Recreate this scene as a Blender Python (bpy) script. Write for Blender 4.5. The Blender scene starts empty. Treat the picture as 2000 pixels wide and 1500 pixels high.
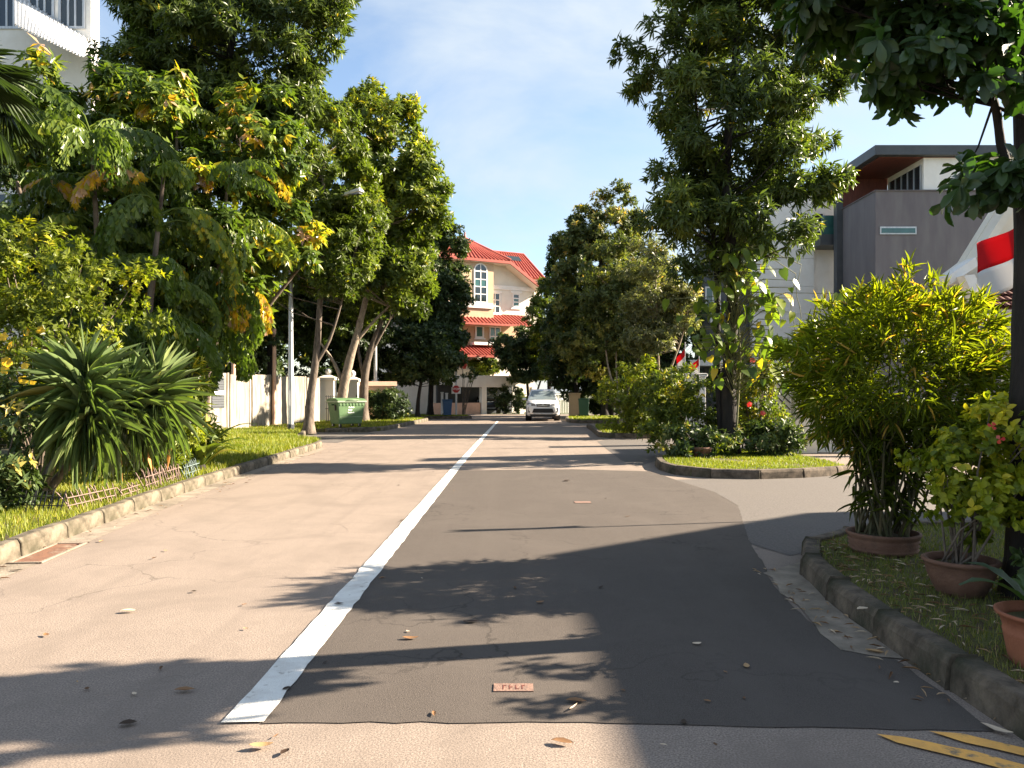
import bpy, math
import numpy as np
from mathutils import Vector, Matrix

sc = bpy.context.scene
COL = sc.collection
PI = math.pi
R = math.radians

# ------------------------------------------------------------------ camera
F, HX, HY, H = 1500.0, 1000.0, 767.0, 1.5      # focal (px at 2000 wide), principal x, horizon y, eye height
cam_d = bpy.data.cameras.new('camera')
cam = bpy.data.objects.new('camera', cam_d)
COL.objects.link(cam)
cam.location = (0, 0, H)
cam.rotation_euler = (R(90), 0, 0)
cam_d.sensor_width = 36
cam_d.lens = F / 2000 * 36
cam_d.shift_y = (HY - 750) / 2000
cam_d.clip_start = 0.05
cam_d.clip_end = 3000
sc.camera = cam

# ------------------------------------------------------------------ light
SUN_EL, SUN_AZ = R(27), R(11)                 # elevation; azimuth measured from +X towards +Y
w = bpy.data.worlds.new('World')
sc.world = w
w.use_nodes = True
nt = w.node_tree
nt.nodes.clear()
wo = nt.nodes.new('ShaderNodeOutputWorld')
bg = nt.nodes.new('ShaderNodeBackground')
sky = nt.nodes.new('ShaderNodeTexSky')
sky.sky_type = 'NISHITA'
sky.sun_disc = False
sky.sun_elevation = SUN_EL
sky.sun_rotation = PI / 2 - SUN_AZ
sky.altitude = 0
sky.air_density = 1.0
sky.dust_density = 0.6
sky.ozone_density = 1.6
tc = nt.nodes.new('ShaderNodeTexCoord')
mp = nt.nodes.new('ShaderNodeMapping')
mp.inputs['Scale'].default_value = (1.0, 1.0, 2.2)
mp.inputs['Location'].default_value = (0.35, 0.0, 0.15)
nz = nt.nodes.new('ShaderNodeTexNoise')
nz.inputs['Scale'].default_value = 2.9
nz.inputs['Detail'].default_value = 7
nz.inputs['Roughness'].default_value = 0.55
nz.inputs['Distortion'].default_value = 0.35
rp = nt.nodes.new('ShaderNodeValToRGB')
rp.color_ramp.elements[0].position = 0.39
rp.color_ramp.elements[0].color = (0.08, 0.08, 0.08, 1)
rp.color_ramp.elements[1].position = 0.66
rp.color_ramp.elements[1].color = (0.85, 0.85, 0.85, 1)
mx = nt.nodes.new('ShaderNodeMixRGB')
mx.inputs['Color2'].default_value = (3.1, 3.45, 3.75, 1)
nt.links.new(tc.outputs['Generated'], mp.inputs['Vector'])
nt.links.new(mp.outputs['Vector'], nz.inputs['Vector'])
nt.links.new(nz.outputs['Fac'], rp.inputs['Fac'])
nt.links.new(rp.outputs['Color'], mx.inputs['Fac'])
nt.links.new(sky.outputs['Color'], mx.inputs['Color1'])
nt.links.new(mx.outputs['Color'], bg.inputs['Color'])
bg.inputs['Strength'].default_value = 0.055
nt.links.new(bg.outputs['Background'], wo.inputs['Surface'])

sun_d = bpy.data.lights.new('sun', 'SUN')
sun_d.energy = 5.0
sun_d.angle = R(0.5)
sun_d.color = (1.0, 0.86, 0.68)
sun = bpy.data.objects.new('sun', sun_d)
COL.objects.link(sun)
to_sun = Vector((math.cos(SUN_EL) * math.cos(SUN_AZ), math.cos(SUN_EL) * math.sin(SUN_AZ), math.sin(SUN_EL)))
sun.rotation_euler = to_sun.to_track_quat('Z', 'Y').to_euler()
sun.location = (40, 10, 30)

sc.view_settings.view_transform = 'Standard'
sc.view_settings.look = 'None'
sc.view_settings.gamma = 1.0
sc.view_settings.use_curve_mapping = False
sc.view_settings.exposure = 2.3
sc.render.engine = 'CYCLES'
sc.cycles.max_bounces = 6
sc.cycles.diffuse_bounces = 3
sc.cycles.transmission_bounces = 4
sc.cycles.transparent_max_bounces = 6
sc.cycles.use_denoising = True

# ------------------------------------------------------------------ helpers: placing
def at(px, py, Y):
    """the world point that lies Y metres away along the sight line of photo point px, py"""
    return Vector(((px - HX) / F * Y, Y, H + (HY - py) / F * Y))

def gr(px, py, z=0.0):
    Y = (H - z) * F / (py - HY)
    return ((px - HX) / F * Y, Y)

# ------------------------------------------------------------------ helpers: objects
def tag(o, label=None, cat=None, group=None, kind=None):
    if label: o['label'] = label
    if cat: o['category'] = cat
    if group: o['group'] = group
    if kind: o['kind'] = kind
    return o

def thing(name, label, cat, loc=(0, 0, 0), rz=0.0, group=None):
    o = bpy.data.objects.new(name, None)
    o.empty_display_size = 0.2
    COL.objects.link(o)
    o.location = loc
    o.rotation_euler = (0, 0, rz)
    return tag(o, label, cat, group)

def link(name, me, parent=None, m=None, kind=None):
    if m is not None:
        me.materials.clear()
        me.materials.append(m)
    o = bpy.data.objects.new(name, me)
    COL.objects.link(o)
    if parent is not None: o.parent = parent
    if kind: o['kind'] = kind
    return o

def copy_tree(o, parent=None):
    c = o.copy()
    COL.objects.link(c)
    if parent is not None: c.parent = parent
    for ch in list(o.children):
        copy_tree(ch, c)
    return c

class MB:
    """collects faces for one mesh object"""
    def __init__(self):
        self.v, self.f, self.s = [], [], []
    def add(self, vs, fs, smooth=False):
        b = len(self.v)
        self.v += [tuple(p) for p in vs]
        for f in fs:
            self.f.append(tuple(i + b for i in f))
            self.s.append(smooth)
        return self
    def box(self, x0, x1, y0, y1, z0, z1):
        vs = [(x, y, z) for z in (z0, z1) for y in (y0, y1) for x in (x0, x1)]
        return self.add(vs, [(0, 2, 3, 1), (4, 5, 7, 6), (0, 1, 5, 4), (2, 6, 7, 3), (0, 4, 6, 2), (1, 3, 7, 5)])
    def bar(self, a, b, r=0.02, r2=None):
        """square bar from a to b"""
        return self.tube([a, b], [r, r2 or r], 4, smooth=False)
    def tube(self, pts, rad, seg=8, cap=True, smooth=True):
        pts = [Vector(p) for p in pts]
        n = len(pts)
        if not hasattr(rad, '__len__'): rad = [rad] * n
        rings, ref = [], None
        for i, p in enumerate(pts):
            d = (pts[min(i + 1, n - 1)] - pts[max(i - 1, 0)])
            d = d.normalized() if d.length > 1e-9 else Vector((0, 0, 1))
            if ref is None:
                ref = Vector((1, 0, 0)) if abs(d.x) < 0.8 else Vector((0, 1, 0))
            u = (ref - d * ref.dot(d)).normalized()
            ref = u
            v = d.cross(u)
            o = PI / seg if seg == 4 else 0
            rings.append([p + (u * math.cos(2 * PI * k / seg + o) + v * math.sin(2 * PI * k / seg + o)) * rad[i] for k in range(seg)])
        vs = [q for r_ in rings for q in r_]
        fs = [(i * seg + k, i * seg + (k + 1) % seg, (i + 1) * seg + (k + 1) % seg, (i + 1) * seg + k) for i in range(n - 1) for k in range(seg)]
        self.add(vs, fs, smooth)
        if cap:
            self.add(rings[0], [tuple(range(seg))[::-1]])
            self.add(rings[-1], [tuple(range(seg))])
        return self
    def lathe(self, prof, seg=24, c=(0, 0, 0), smooth=True, jit=0.0, seed=1):
        rg = np.random.default_rng(seed)
        vs, fs = [], []
        n = len(prof)
        for (r_, z) in prof:
            for k in range(seg):
                a = 2 * PI * k / seg
                rr = r_ * (1 + jit * rg.normal())
                vs.append((c[0] + rr * math.cos(a), c[1] + rr * math.sin(a), c[2] + z))
        for i in range(n - 1):
            for k in range(seg):
                fs.append((i * seg + k, i * seg + (k + 1) % seg, (i + 1) * seg + (k + 1) % seg, (i + 1) * seg + k))
        return self.add(vs, fs, smooth)
    def prism(self, poly, z0, z1):
        n = len(poly)
        vs = [(x, y, z0) for x, y in poly] + [(x, y, z1) for x, y in poly]
        fs = [tuple(range(n))[::-1], tuple(range(n, 2 * n))] + [(i, (i + 1) % n, n + (i + 1) % n, n + i) for i in range(n)]
        return self.add(vs, fs)
    def prism_y(self, poly, y0, y1):
        """outline in x, z pushed from y0 to y1"""
        n = len(poly)
        vs = [(x, y0, z) for x, z in poly] + [(x, y1, z) for x, z in poly]
        fs = [tuple(range(n)), tuple(range(n, 2 * n))[::-1]] + [(i, n + i, n + (i + 1) % n, (i + 1) % n) for i in range(n)]
        return self.add(vs, fs)
    def prism_x(self, poly, x0, x1):
        n = len(poly)
        vs = [(x0, y, z) for y, z in poly] + [(x1, y, z) for y, z in poly]
        fs = [tuple(range(n))[::-1], tuple(range(n, 2 * n))] + [(i, (i + 1) % n, n + (i + 1) % n, n + i) for i in range(n)]
        return self.add(vs, fs)
    def poly(self, pts):
        return self.add(pts, [tuple(range(len(pts)))])
    def mesh(self, name):
        me = bpy.data.meshes.new(name)
        me.from_pydata(self.v, [], self.f)
        me.polygons.foreach_set('use_smooth', self.s)
        me.update()
        return me
    def build(self, name, m, parent=None, bevel=0.0, kind=None, seg=2):
        o = link(name, self.mesh(name), parent, m, kind)
        if bevel:
            b = o.modifiers.new('edge', 'BEVEL')
            b.width = bevel
            b.segments = seg
            b.limit_method = 'ANGLE'
            b.angle_limit = R(40)
        return o

# ------------------------------------------------------------------ helpers: materials
def lin(r, g, b):
    f = lambda c: c / 12.92 if c <= 0.04045 else ((c + 0.055) / 1.055) ** 2.4
    return (f(r / 255), f(g / 255), f(b / 255), 1)

MATS = {}
def mat(name, c1, c2=None, rough=0.7, scale=6.0, detail=6.0, lo=0.35, hi=0.65, bump=0.0, bscale=None, metal=0.0, spec=0.4,
        c3=None, scale3=0.7, lo3=0.55, hi3=0.7, stretch=(1, 1, 1), dist=0.0):
    """principled surface: colour c1 to c2 by one noise, worn to c3 by a second wide one, fine relief by a third"""
    if name in MATS: return MATS[name]
    m = bpy.data.materials.new(name)
    m.use_nodes = True
    t = m.node_tree
    p = t.nodes['Principled BSDF']
    p.inputs['Roughness'].default_value = rough
    p.inputs['Metallic'].default_value = metal
    p.inputs['Specular IOR Level'].default_value = spec
    tcx = t.nodes.new('ShaderNodeTexCoord')
    mpx = t.nodes.new('ShaderNodeMapping')
    mpx.inputs['Scale'].default_value = stretch
    t.links.new(tcx.outputs['Object'], mpx.inputs['Vector'])
    def noise(s, d, ds=0.0):
        n = t.nodes.new('ShaderNodeTexNoise')
        n.inputs['Scale'].default_value = s
        n.inputs['Detail'].default_value = d
        n.inputs['Roughness'].default_value = 0.6
        n.inputs['Distortion'].default_value = ds
        t.links.new(mpx.outputs['Vector'], n.inputs['Vector'])
        return n
    def ramp(src, a, b, ca, cb):
        r_ = t.nodes.new('ShaderNodeValToRGB')
        r_.color_ramp.elements[0].position = a
        r_.color_ramp.elements[0].color = ca
        r_.color_ramp.elements[1].position = b
        r_.color_ramp.elements[1].color = cb
        t.links.new(src, r_.inputs['Fac'])
        return r_
    c1 = tuple(c1)[:3] + (1,)
    if c2 is None:
        p.inputs['Base Color'].default_value = c1
    else:
        c2 = tuple(c2)[:3] + (1,)
        out = ramp(noise(scale, detail, dist).outputs['Fac'], lo, hi, c1, c2).outputs['Color']
        if c3 is not None:
            k = ramp(noise(scale3, 5).outputs['Fac'], lo3, hi3, (0, 0, 0, 1), (1, 1, 1, 1))
            mm = t.nodes.new('ShaderNodeMixRGB')
            t.links.new(k.outputs['Color'], mm.inputs['Fac'])
            t.links.new(out, mm.inputs['Color1'])
            mm.inputs['Color2'].default_value = tuple(c3)[:3] + (1,)
            out = mm.outputs['Color']
        t.links.new(out, p.inputs['Base Color'])
    if bump:
        b = t.nodes.new('ShaderNodeBump')
        b.inputs['Strength'].default_value = bump
        b.inputs['Distance'].default_value = 0.02
        t.links.new(noise(bscale or scale * 3, 5).outputs['Fac'], b.inputs['Height'])
        t.links.new(b.outputs['Normal'], p.inputs['Normal'])
    MATS[name] = m
    return m

def leaf_mat(name, stops, trans=0.35, rough=0.38, spec=0.5, tmul=(1.7, 1.9, 0.6)):
    """leaf: colour picked by the leaf's own rnd value; sun shines through with a yellower green"""
    m = bpy.data.materials.new(name)
    m.use_nodes = True
    t = m.node_tree
    p = t.nodes['Principled BSDF']
    out = t.nodes['Material Output']
    a = t.nodes.new('ShaderNodeAttribute')
    a.attribute_name = 'rnd'
    r_ = t.nodes.new('ShaderNodeValToRGB')
    e = r_.color_ramp.elements
    while len(e) > 1: e.remove(e[-1])
    e[0].position, e[0].color = stops[0][0], tuple(stops[0][1]) + (1,)
    for pos, c in stops[1:]:
        q = e.new(pos)
        q.color = tuple(c) + (1,)
    t.links.new(a.outputs['Fac'], r_.inputs['Fac'])
    t.links.new(r_.outputs['Color'], p.inputs['Base Color'])
    p.inputs['Roughness'].default_value = rough
    p.inputs['Specular IOR Level'].default_value = spec
    tr = t.nodes.new('ShaderNodeBsdfTranslucent')
    mu = t.nodes.new('ShaderNodeMixRGB')
    mu.blend_type = 'MULTIPLY'
    mu.inputs['Fac'].default_value = 1
    mu.inputs['Color2'].default_value = tuple(tmul) + (1,)
    t.links.new(r_.outputs['Color'], mu.inputs['Color1'])
    t.links.new(mu.outputs['Color'], tr.inputs['Color'])
    mix = t.nodes.new('ShaderNodeMixShader')
    mix.inputs['Fac'].default_value = trans
    t.links.new(p.outputs['BSDF'], mix.inputs[1])
    t.links.new(tr.outputs['BSDF'], mix.inputs[2])
    t.links.new(mix.outputs['Shader'], out.inputs['Surface'])
    return m

def np_mesh(name, V, T, rnd=None, smooth=False):
    me = bpy.data.meshes.new(name)
    V = np.asarray(V, dtype=np.float32)
    T = np.asarray(T, dtype=np.int32)
    k = T.shape[1]
    me.vertices.add(len(V))
    me.vertices.foreach_set('co', V.ravel())
    me.loops.add(T.size)
    me.loops.foreach_set('vertex_index', T.ravel())
    me.polygons.add(len(T))
    me.polygons.foreach_set('loop_start', np.arange(0, T.size, k, dtype=np.int32))
    if smooth: me.polygons.foreach_set('use_smooth', np.ones(len(T), dtype=bool))
    me.update(calc_edges=True)
    if rnd is not None:
        at_ = me.attributes.new('rnd', 'FLOAT', 'POINT')
        at_.data.foreach_set('value', np.asarray(rnd, dtype=np.float32))
    return me

# leaf outlines: x along the leaf (0..1), y across (-.5...5), z off the blade
def strip(xs, ws, droop=0.15, fold=0.25, jag=None):
    pts, tri = [], []
    for i, (x, w_) in enumerate(zip(xs, ws)):
        z = -droop * x * x
        pts += [(x, w_ / 2, z + fold * w_ * 0.12), (x, 0, z), (x, -w_ / 2, z + fold * w_ * 0.12)]
    for i in range(len(xs) - 1):
        a, b = i * 3, i * 3 + 3
        for s in (0, 1):
            tri += [(a + s, a + s + 1, b + s + 1), (a + s, b + s + 1, b + s)]
    return np.array(pts, dtype=float), np.array(tri)

KITE = (np.array([(0, 0, 0), (.42, .5, .05), (1, 0, -.10), (.42, -.5, .05)], dtype=float), np.array([(0, 2, 1), (0, 3, 2)]))
def OVAL(d=0.15): return strip([0, .2, .5, .8, 1], [.05, .7, 1, .62, .02], d, 0.9)
def OBOV(d=0.15): return strip([0, .25, .6, .85, 1], [.06, .45, 1, .8, .12], d, 0.7)
def BLADE(d=0.3): return strip([0, .2, .4, .6, .8, 1], [.6, .95, 1, .85, .5, .02], d, 1.0)
def LANCE(d=0.2): return strip([0, .3, .7, 1], [.15, 1, .7, .02], d, 0.8)
def HEART(d=0.15):
    pts, tri = strip([0, .12, .35, .65, 1], [.55, .95, 1, .72, .02], d, 0.5)
    pts[0][0] = -.08; pts[2][0] = -.08
    return pts, tri
def FISH(d=0.2):
    pts = np.array([(0, 0, 0), (.55, .32, -.03), (.95, .5, -d), (.80, .2, -d * .8), (1.0, .05, -d), (.78, -.15, -d * .8), (.88, -.45, -d), (.5, -.3, -.03)], dtype=float)
    tri = np.array([(0, 3, 1), (1, 3, 2), (0, 5, 3), (3, 5, 4), (0, 7, 5), (7, 6, 5)])
    return pts, tri

def nrm(a):
    return a / np.maximum(np.linalg.norm(a, axis=-1, keepdims=True), 1e-9)

def cloud(tmpl, P, D, N, L, W, rnd):
    pts, tri = tmpl
    n, k = len(P), len(pts)
    D = nrm(D)
    B = nrm(np.cross(N, D))
    N2 = np.cross(D, B)
    V = (P[:, None, :] + D[:, None, :] * (pts[None, :, 0] * L[:, None])[..., None]
         + B[:, None, :] * (pts[None, :, 1] * W[:, None])[..., None] + N2[:, None, :] * (pts[None, :, 2] * L[:, None])[..., None])
    T = tri[None] + (np.arange(n) * k)[:, None, None]
    return V.reshape(-1, 3), T.reshape(-1, 3), np.repeat(rnd, k)

VAR = {}
def leaf_variant(key, tm, m, v):
    """a leaf mesh shared by alike leaves: one per outline and colour step"""
    kk = (key, round(v, 1))
    if kk not in VAR:
        me = np_mesh('leaf', tm[0], tm[1], np.full(len(tm[0]), v), smooth=True)
        me.materials.append(m)
        VAR[kk] = me
    return VAR[kk]

def leaves(parent, key, tmpls, m, P, D, N, L, W, rnd, single=300, base=(0, 0, 0), rest_name='foliage', name='leaf'):
    """the nearest leaves as parts of their own, the others joined"""
    base = np.array(base, dtype=float)
    D = nrm(D)
    B = nrm(np.cross(N, D))
    N2 = np.cross(D, B)
    dist = np.linalg.norm(P - np.array([0, 0, H]), axis=1) - 0.6 * L
    order = np.argsort(dist)
    one, rest = order[:single], order[single:]
    for i in one:
        j = int(i) % len(tmpls)
        me = leaf_variant((key, j), tmpls[j], m, float(np.clip(rnd[i], 0, 1)))
        o = bpy.data.objects.new(name, me)
        COL.objects.link(o)
        o.parent = parent
        a, b, c, q = D[i] * L[i], B[i] * W[i], N2[i] * L[i], P[i] - base
        o.matrix_basis = Matrix(((a[0], b[0], c[0], q[0]), (a[1], b[1], c[1], q[1]), (a[2], b[2], c[2], q[2]), (0, 0, 0, 1)))
    if len(rest):
        V, T, rr = cloud(tmpls[0], P[rest] - base, D[rest], N[rest], L[rest], W[rest], rnd[rest])
        o = link(rest_name, np_mesh(rest_name, V, T, rr, True), parent, m, 'stuff')
        return o

# ------------------------------------------------------------------ materials
def L3(r, g, b): return lin(r, g, b)[:3]
def asphalt(name, dark, light, worn, oil, agg=150, bump=.8, seed=0.0):
    """aggregate speckle, patchy wear, long tyre streaks, oil spots and fine cracks"""
    m = bpy.data.materials.new(name)
    m.use_nodes = True
    t = m.node_tree
    N, Lk = t.nodes.new, t.links.new
    p = t.nodes['Principled BSDF']
    p.inputs['Roughness'].default_value = .88
    p.inputs['Specular IOR Level'].default_value = .22
    tcx = N('ShaderNodeTexCoord')
    def mapped(sc_):
        q = N('ShaderNodeMapping'); q.inputs['Scale'].default_value = sc_; q.inputs['Location'].default_value = (seed, seed * .7, 0)
        Lk(tcx.outputs['Object'], q.inputs['Vector']); return q.outputs['Vector']
    def noise(vec, s_, d=5, ds=0):
        q = N('ShaderNodeTexNoise'); q.inputs['Scale'].default_value = s_; q.inputs['Detail'].default_value = d; q.inputs['Roughness'].default_value = .62; q.inputs['Distortion'].default_value = ds
        Lk(vec, q.inputs['Vector']); return q.outputs['Fac']
    def ramp(src, a, b, ca, cb):
        r_ = N('ShaderNodeValToRGB'); e = r_.color_ramp.elements
        e[0].position, e[0].color = a, tuple(ca)[:3] + (1,); e[1].position, e[1].color = b, tuple(cb)[:3] + (1,)
        Lk(src, r_.inputs['Fac']); return r_.outputs['Color']
    def mix(f, a, b):
        q = N('ShaderNodeMixRGB'); Lk(f, q.inputs['Fac']); Lk(a, q.inputs['Color1'])
        if hasattr(b, 'is_output'): Lk(b, q.inputs['Color2'])
        else: q.inputs['Color2'].default_value = tuple(b)[:3] + (1,)
        return q.outputs['Color']
    one = mapped((1, 1, 1))
    col = ramp(noise(one, agg, 3), .34, .66, dark, light)
    v = N('ShaderNodeTexVoronoi'); v.inputs['Scale'].default_value = agg * .55; Lk(one, v.inputs['Vector'])
    col = mix(ramp(v.outputs['Distance'], .0, .32, (.55, .55, .55), (0, 0, 0)), col, light)
    col = mix(ramp(noise(one, 1.1, 8, .6), .45, .70, (0, 0, 0), (.85, .85, .85)), col, worn)
    col = mix(ramp(noise(one, 6.5, 6), .52, .75, (0, 0, 0), (.45, .45, .45)), col, worn)
    col = mix(ramp(noise(mapped((2.6, .10, 1)), 1.3, 6), .50, .72, (0, 0, 0), (.55, .55, .55)), col, worn)
    col = mix(ramp(noise(one, 2.3, 4, .3), .70, .78, (0, 0, 0), (.65, .65, .65)), col, oil)
    cr = N('ShaderNodeTexVoronoi'); cr.feature = 'DISTANCE_TO_EDGE'; cr.inputs['Scale'].default_value = .55
    wv = N('ShaderNodeVectorMath'); wv.operation = 'ADD'
    nzv = N('ShaderNodeTexNoise'); nzv.inputs['Scale'].default_value = 2.2; nzv.inputs['Detail'].default_value = 6; Lk(one, nzv.inputs['Vector'])
    Lk(one, wv.inputs[0]); Lk(nzv.outputs['Color'], wv.inputs[1]); Lk(wv.outputs['Vector'], cr.inputs['Vector'])
    ck = ramp(cr.outputs['Distance'], .003, .008, (.6, .6, .6), (0, 0, 0))
    gate = ramp(noise(one, .45, 2), .47, .57, (0, 0, 0), (1, 1, 1))
    mm = N('ShaderNodeMixRGB'); mm.blend_type = 'MULTIPLY'; mm.inputs['Fac'].default_value = 1; Lk(ck, mm.inputs['Color1']); Lk(gate, mm.inputs['Color2'])
    col = mix(mm.outputs['Color'], col, oil)
    Lk(col, p.inputs['Base Color'])
    b = N('ShaderNodeBump'); b.inputs['Strength'].default_value = bump; b.inputs['Distance'].default_value = .012
    Lk(noise(one, agg * .9, 4), b.inputs['Height']); Lk(b.outputs['Normal'], p.inputs['Normal'])
    MATS[name] = m
    return m
M_OLD = asphalt('old_asphalt', (.142, .114, .094), (.345, .278, .228), (.185, .149, .122), (.085, .069, .058), 110, .35)
M_NEW = asphalt('new_asphalt', (.050, .042, .036), (.116, .097, .083), (.100, .084, .072), (.034, .029, .025), 170, .35, 3.3)
M_PAINT = mat('road_paint', (.78, .76, .70), (.60, .56, .50), 0.7, 7, 8, .42, .75, 0.5, 120, c3=(.34, .29, .24), scale3=16, lo3=.62, hi3=.72)
M_YEL = mat('yellow_paint', (.85, .44, .10), (.70, .36, .10), 0.75, 14, 6, .4, .7, 0.3, 120, c3=(.2, .16, .11), scale3=9, lo3=.58, hi3=.68)
M_CONC = mat('concrete', (.20, .165, .125), (.33, .27, .21), 0.9, 5, 7, .35, .65, 0.6, 60, c3=(.15, .125, .095), scale3=1.4, lo3=.5, hi3=.7)
M_KERB = mat('kerb_concrete', (.045, .037, .023), (.175, .145, .105), 0.92, 5.5, 8, .36, .62, 0.45, 50, c3=(.055, .048, .028), scale3=1.7, lo3=.52, hi3=.66)
M_KERBD = mat('old_kerb_concrete', (.050, .038, .026), (.185, .142, .102), 0.92, 7, 9, .36, .68, 0.5, 50, c3=(.038, .036, .020), scale3=1.9, lo3=.5, hi3=.66)
M_DRIVE = mat('driveway_concrete', (.085, .074, .066), (.135, .118, .104), 0.9, 40, 6, .35, .65, 0.2, 120, c3=(.12, .105, .09), scale3=.8)
M_SOIL = mat('soil', (.075, .055, .028), (.10, .105, .028), 0.95, 7, 6, .4, .62, 0.8, 30)
M_FARG = mat('far_ground', (.10, .09, .06), (.07, .085, .035), 0.95, .4, 6)
M_BARK = mat('bark', (.07, .052, .04), (.19, .15, .115), 0.9, 7, 7, .35, .65, 1.0, 16, stretch=(1, 1, .35))
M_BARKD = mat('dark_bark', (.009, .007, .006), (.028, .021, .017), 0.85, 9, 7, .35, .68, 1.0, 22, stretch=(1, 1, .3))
M_BARKL = mat('pale_bark', (.17, .13, .095), (.34, .27, .20), 0.9, 8, 7, .35, .65, 0.9, 18, stretch=(1, 1, .6))
M_STEM = mat('green_stem', (.10, .12, .04), (.17, .15, .07), 0.7, 8)
M_WHITE = mat('white_render', (.82, .80, .77), (.74, .71, .67), 0.85, 2.2, 6, .35, .7, 0.2, 60)
M_STAIN = mat('stained_wall', (.36, .33, .275), (.16, .132, .10), 0.9, 2.4, 8, .42, .68, 0.3, 40, c3=(.17, .14, .10), scale3=1.3, lo3=.48, hi3=.72, stretch=(2.4, 2.4, .35))
M_CREAM = mat('cream_render', (.76, .71, .62), (.68, .62, .53), 0.85, 1.2, 6, .4, .7, 0.15, 60)
M_TAN = mat('tan_render', (.56, .40, .26), (.48, .34, .22), 0.85, 1.4, 6, .4, .7, 0.15, 60)
M_PINK = mat('pink_render', (.62, .40, .29), (.50, .32, .23), 0.9, 2, 6, .4, .7, 0.2, 50)
M_REDT = mat('red_tile', (.40, .085, .055), (.26, .055, .04), 0.6, 9, 7, .38, .66, 0.2, 30)
M_BRNT = mat('brown_tile', (.15, .05, .035), (.09, .032, .025), 0.6, 6, 5, .4, .7, 0.2, 30)
M_GREY = mat('grey_render', (.140, .124, .134), (.178, .160, .168), 0.85, 1.3, 7, .35, .7, 0.25, 60, c3=(.20, .185, .185), scale3=1.1, lo3=.52, hi3=.8, stretch=(1.6, 1.6, .3))
M_DGREY = mat('dark_metal_fascia', (.055, .06, .068), (.07, .075, .082), 0.45, 3)
M_WOOD = mat('red_wood_cladding', (.17, .05, .032), (.11, .034, .024), 0.6, 3, 5, stretch=(6, 1, 1))
M_GLASS = mat('dark_glass', (.02, .028, .032), None, 0.06, spec=.8)
M_TEAL = mat('teal_glass', (.04, .13, .12), (.03, .09, .085), 0.15, 2, spec=.8)
M_STEEL = mat('galvanised_steel', (.42, .43, .44), (.55, .56, .57), 0.45, 4, 5, stretch=(3, 3, .3), metal=.55)
M_BLACK = mat('black_paint', (.012, .012, .013), None, 0.4)
M_TYRE = mat('tyre_rubber', (.015, .015, .016), (.025, .024, .023), 0.85, 20)
M_TERRA = mat('terracotta', (.34, .125, .065), (.26, .09, .048), 0.8, 5, 6, .35, .7, 0.3, 60, c3=(.18, .10, .06), scale3=3)
M_TERRAD = mat('weathered_terracotta', (.13, .065, .042), (.20, .105, .068), 0.85, 6, 7, .35, .7, 0.4, 50, c3=(.08, .05, .034), scale3=4)
M_BINSIDE = mat('green_plastic', (.075, .145, .058), (.10, .18, .075), 0.55, 5, 6, .35, .7, 0.08, 40, c3=(.13, .20, .10), scale3=3)
M_BINLID = mat('faded_lid_plastic', (.30, .36, .24), (.22, .29, .18), 0.5, 4)
M_PRINT = mat('white_print', (.78, .80, .74), (.55, .66, .48), 0.6, 30, 4, .5, .7)
M_BLUE = mat('blue_plastic', (.02, .075, .17), (.03, .09, .2), 0.5, 6)
M_CARW = mat('white_car_paint', (.78, .78, .78), None, 0.25, spec=.6)
M_CARD = mat('dark_car_paint', (.012, .016, .028), None, 0.22, spec=.7)
M_CHROME = mat('chrome', (.7, .7, .72), None, 0.15, metal=1.0)
M_WIND = mat('windscreen_glass', (.16, .2, .21), (.22, .26, .27), 0.08, 2, spec=.9)
M_LAMPG = mat('headlamp_glass', (.35, .36, .37), (.10, .10, .11), 0.1, 14, spec=.9)
M_RED = mat('red_cloth', (.70, .035, .040), (.6, .03, .035), 0.8, 6)
M_WCLOTH = mat('white_cloth', (.80, .78, .76), (.72, .70, .68), 0.8, 6)
M_SIGN = mat('sign_red', (.50, .02, .02), None, 0.4)
M_PINKP = mat('pink_plastic', (.24, .165, .14), (.17, .115, .095), 0.7, 14)
M_PALEB = mat('pale_blue_plastic', (.17, .22, .215), (.13, .17, .17), 0.7, 14)
M_DIRTM = mat('rusty_cover', (.20, .095, .055), (.14, .075, .05), 0.8, 8, 6, bump=.4, c3=(.24, .18, .13), scale3=5)
M_BRICKP = mat('brick_plate', (.26, .155, .115), (.18, .115, .09), 0.85, 26, 5, bump=.4)

G = {}
G['mast'] = leaf_mat('mast_leaf', [(0, (0.038, 0.056, 0.015)), (.5, (0.091, 0.122, 0.033)), (.78, (0.204, 0.239, 0.052)), (.92, (0.525, 0.461, 0.045)), (1, (0.600, 0.362, 0.045))], .30, .34, .25)
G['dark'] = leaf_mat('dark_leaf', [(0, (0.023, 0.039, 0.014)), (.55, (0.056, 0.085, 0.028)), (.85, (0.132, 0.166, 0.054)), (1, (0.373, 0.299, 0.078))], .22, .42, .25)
G['bronze'] = leaf_mat('bronze_leaf', [(0, (0.041, 0.058, 0.020)), (.5, (0.113, 0.133, 0.041)), (.8, (0.319, 0.282, 0.072)), (1, (0.522, 0.325, 0.087))], .28, .42, .25)
G['light'] = leaf_mat('light_leaf', [(0, (0.045, 0.065, 0.013)), (.45, (0.101, 0.134, 0.025)), (.75, (0.202, 0.224, 0.028)), (.92, (0.403, 0.347, 0.022)), (1, (0.515, 0.381, 0.034))], .36, .38, .25)
G['pale'] = leaf_mat('pale_leaf', [(0, (.08, .09, .04)), (.5, (.19, .19, .095)), (.85, (.32, .28, .14)), (1, (.42, .25, .12))], .34, .38, .25)
G['fish'] = leaf_mat('fishtail_leaf', [(0, (0.032, 0.054, 0.013)), (.5, (0.087, 0.130, 0.026)), (.72, (0.194, 0.234, 0.033)), (.85, (0.508, 0.389, 0.022)), (.95, (0.600, 0.312, 0.022)), (1, (0.508, 0.325, 0.242))], .34, .30, .25)
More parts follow.
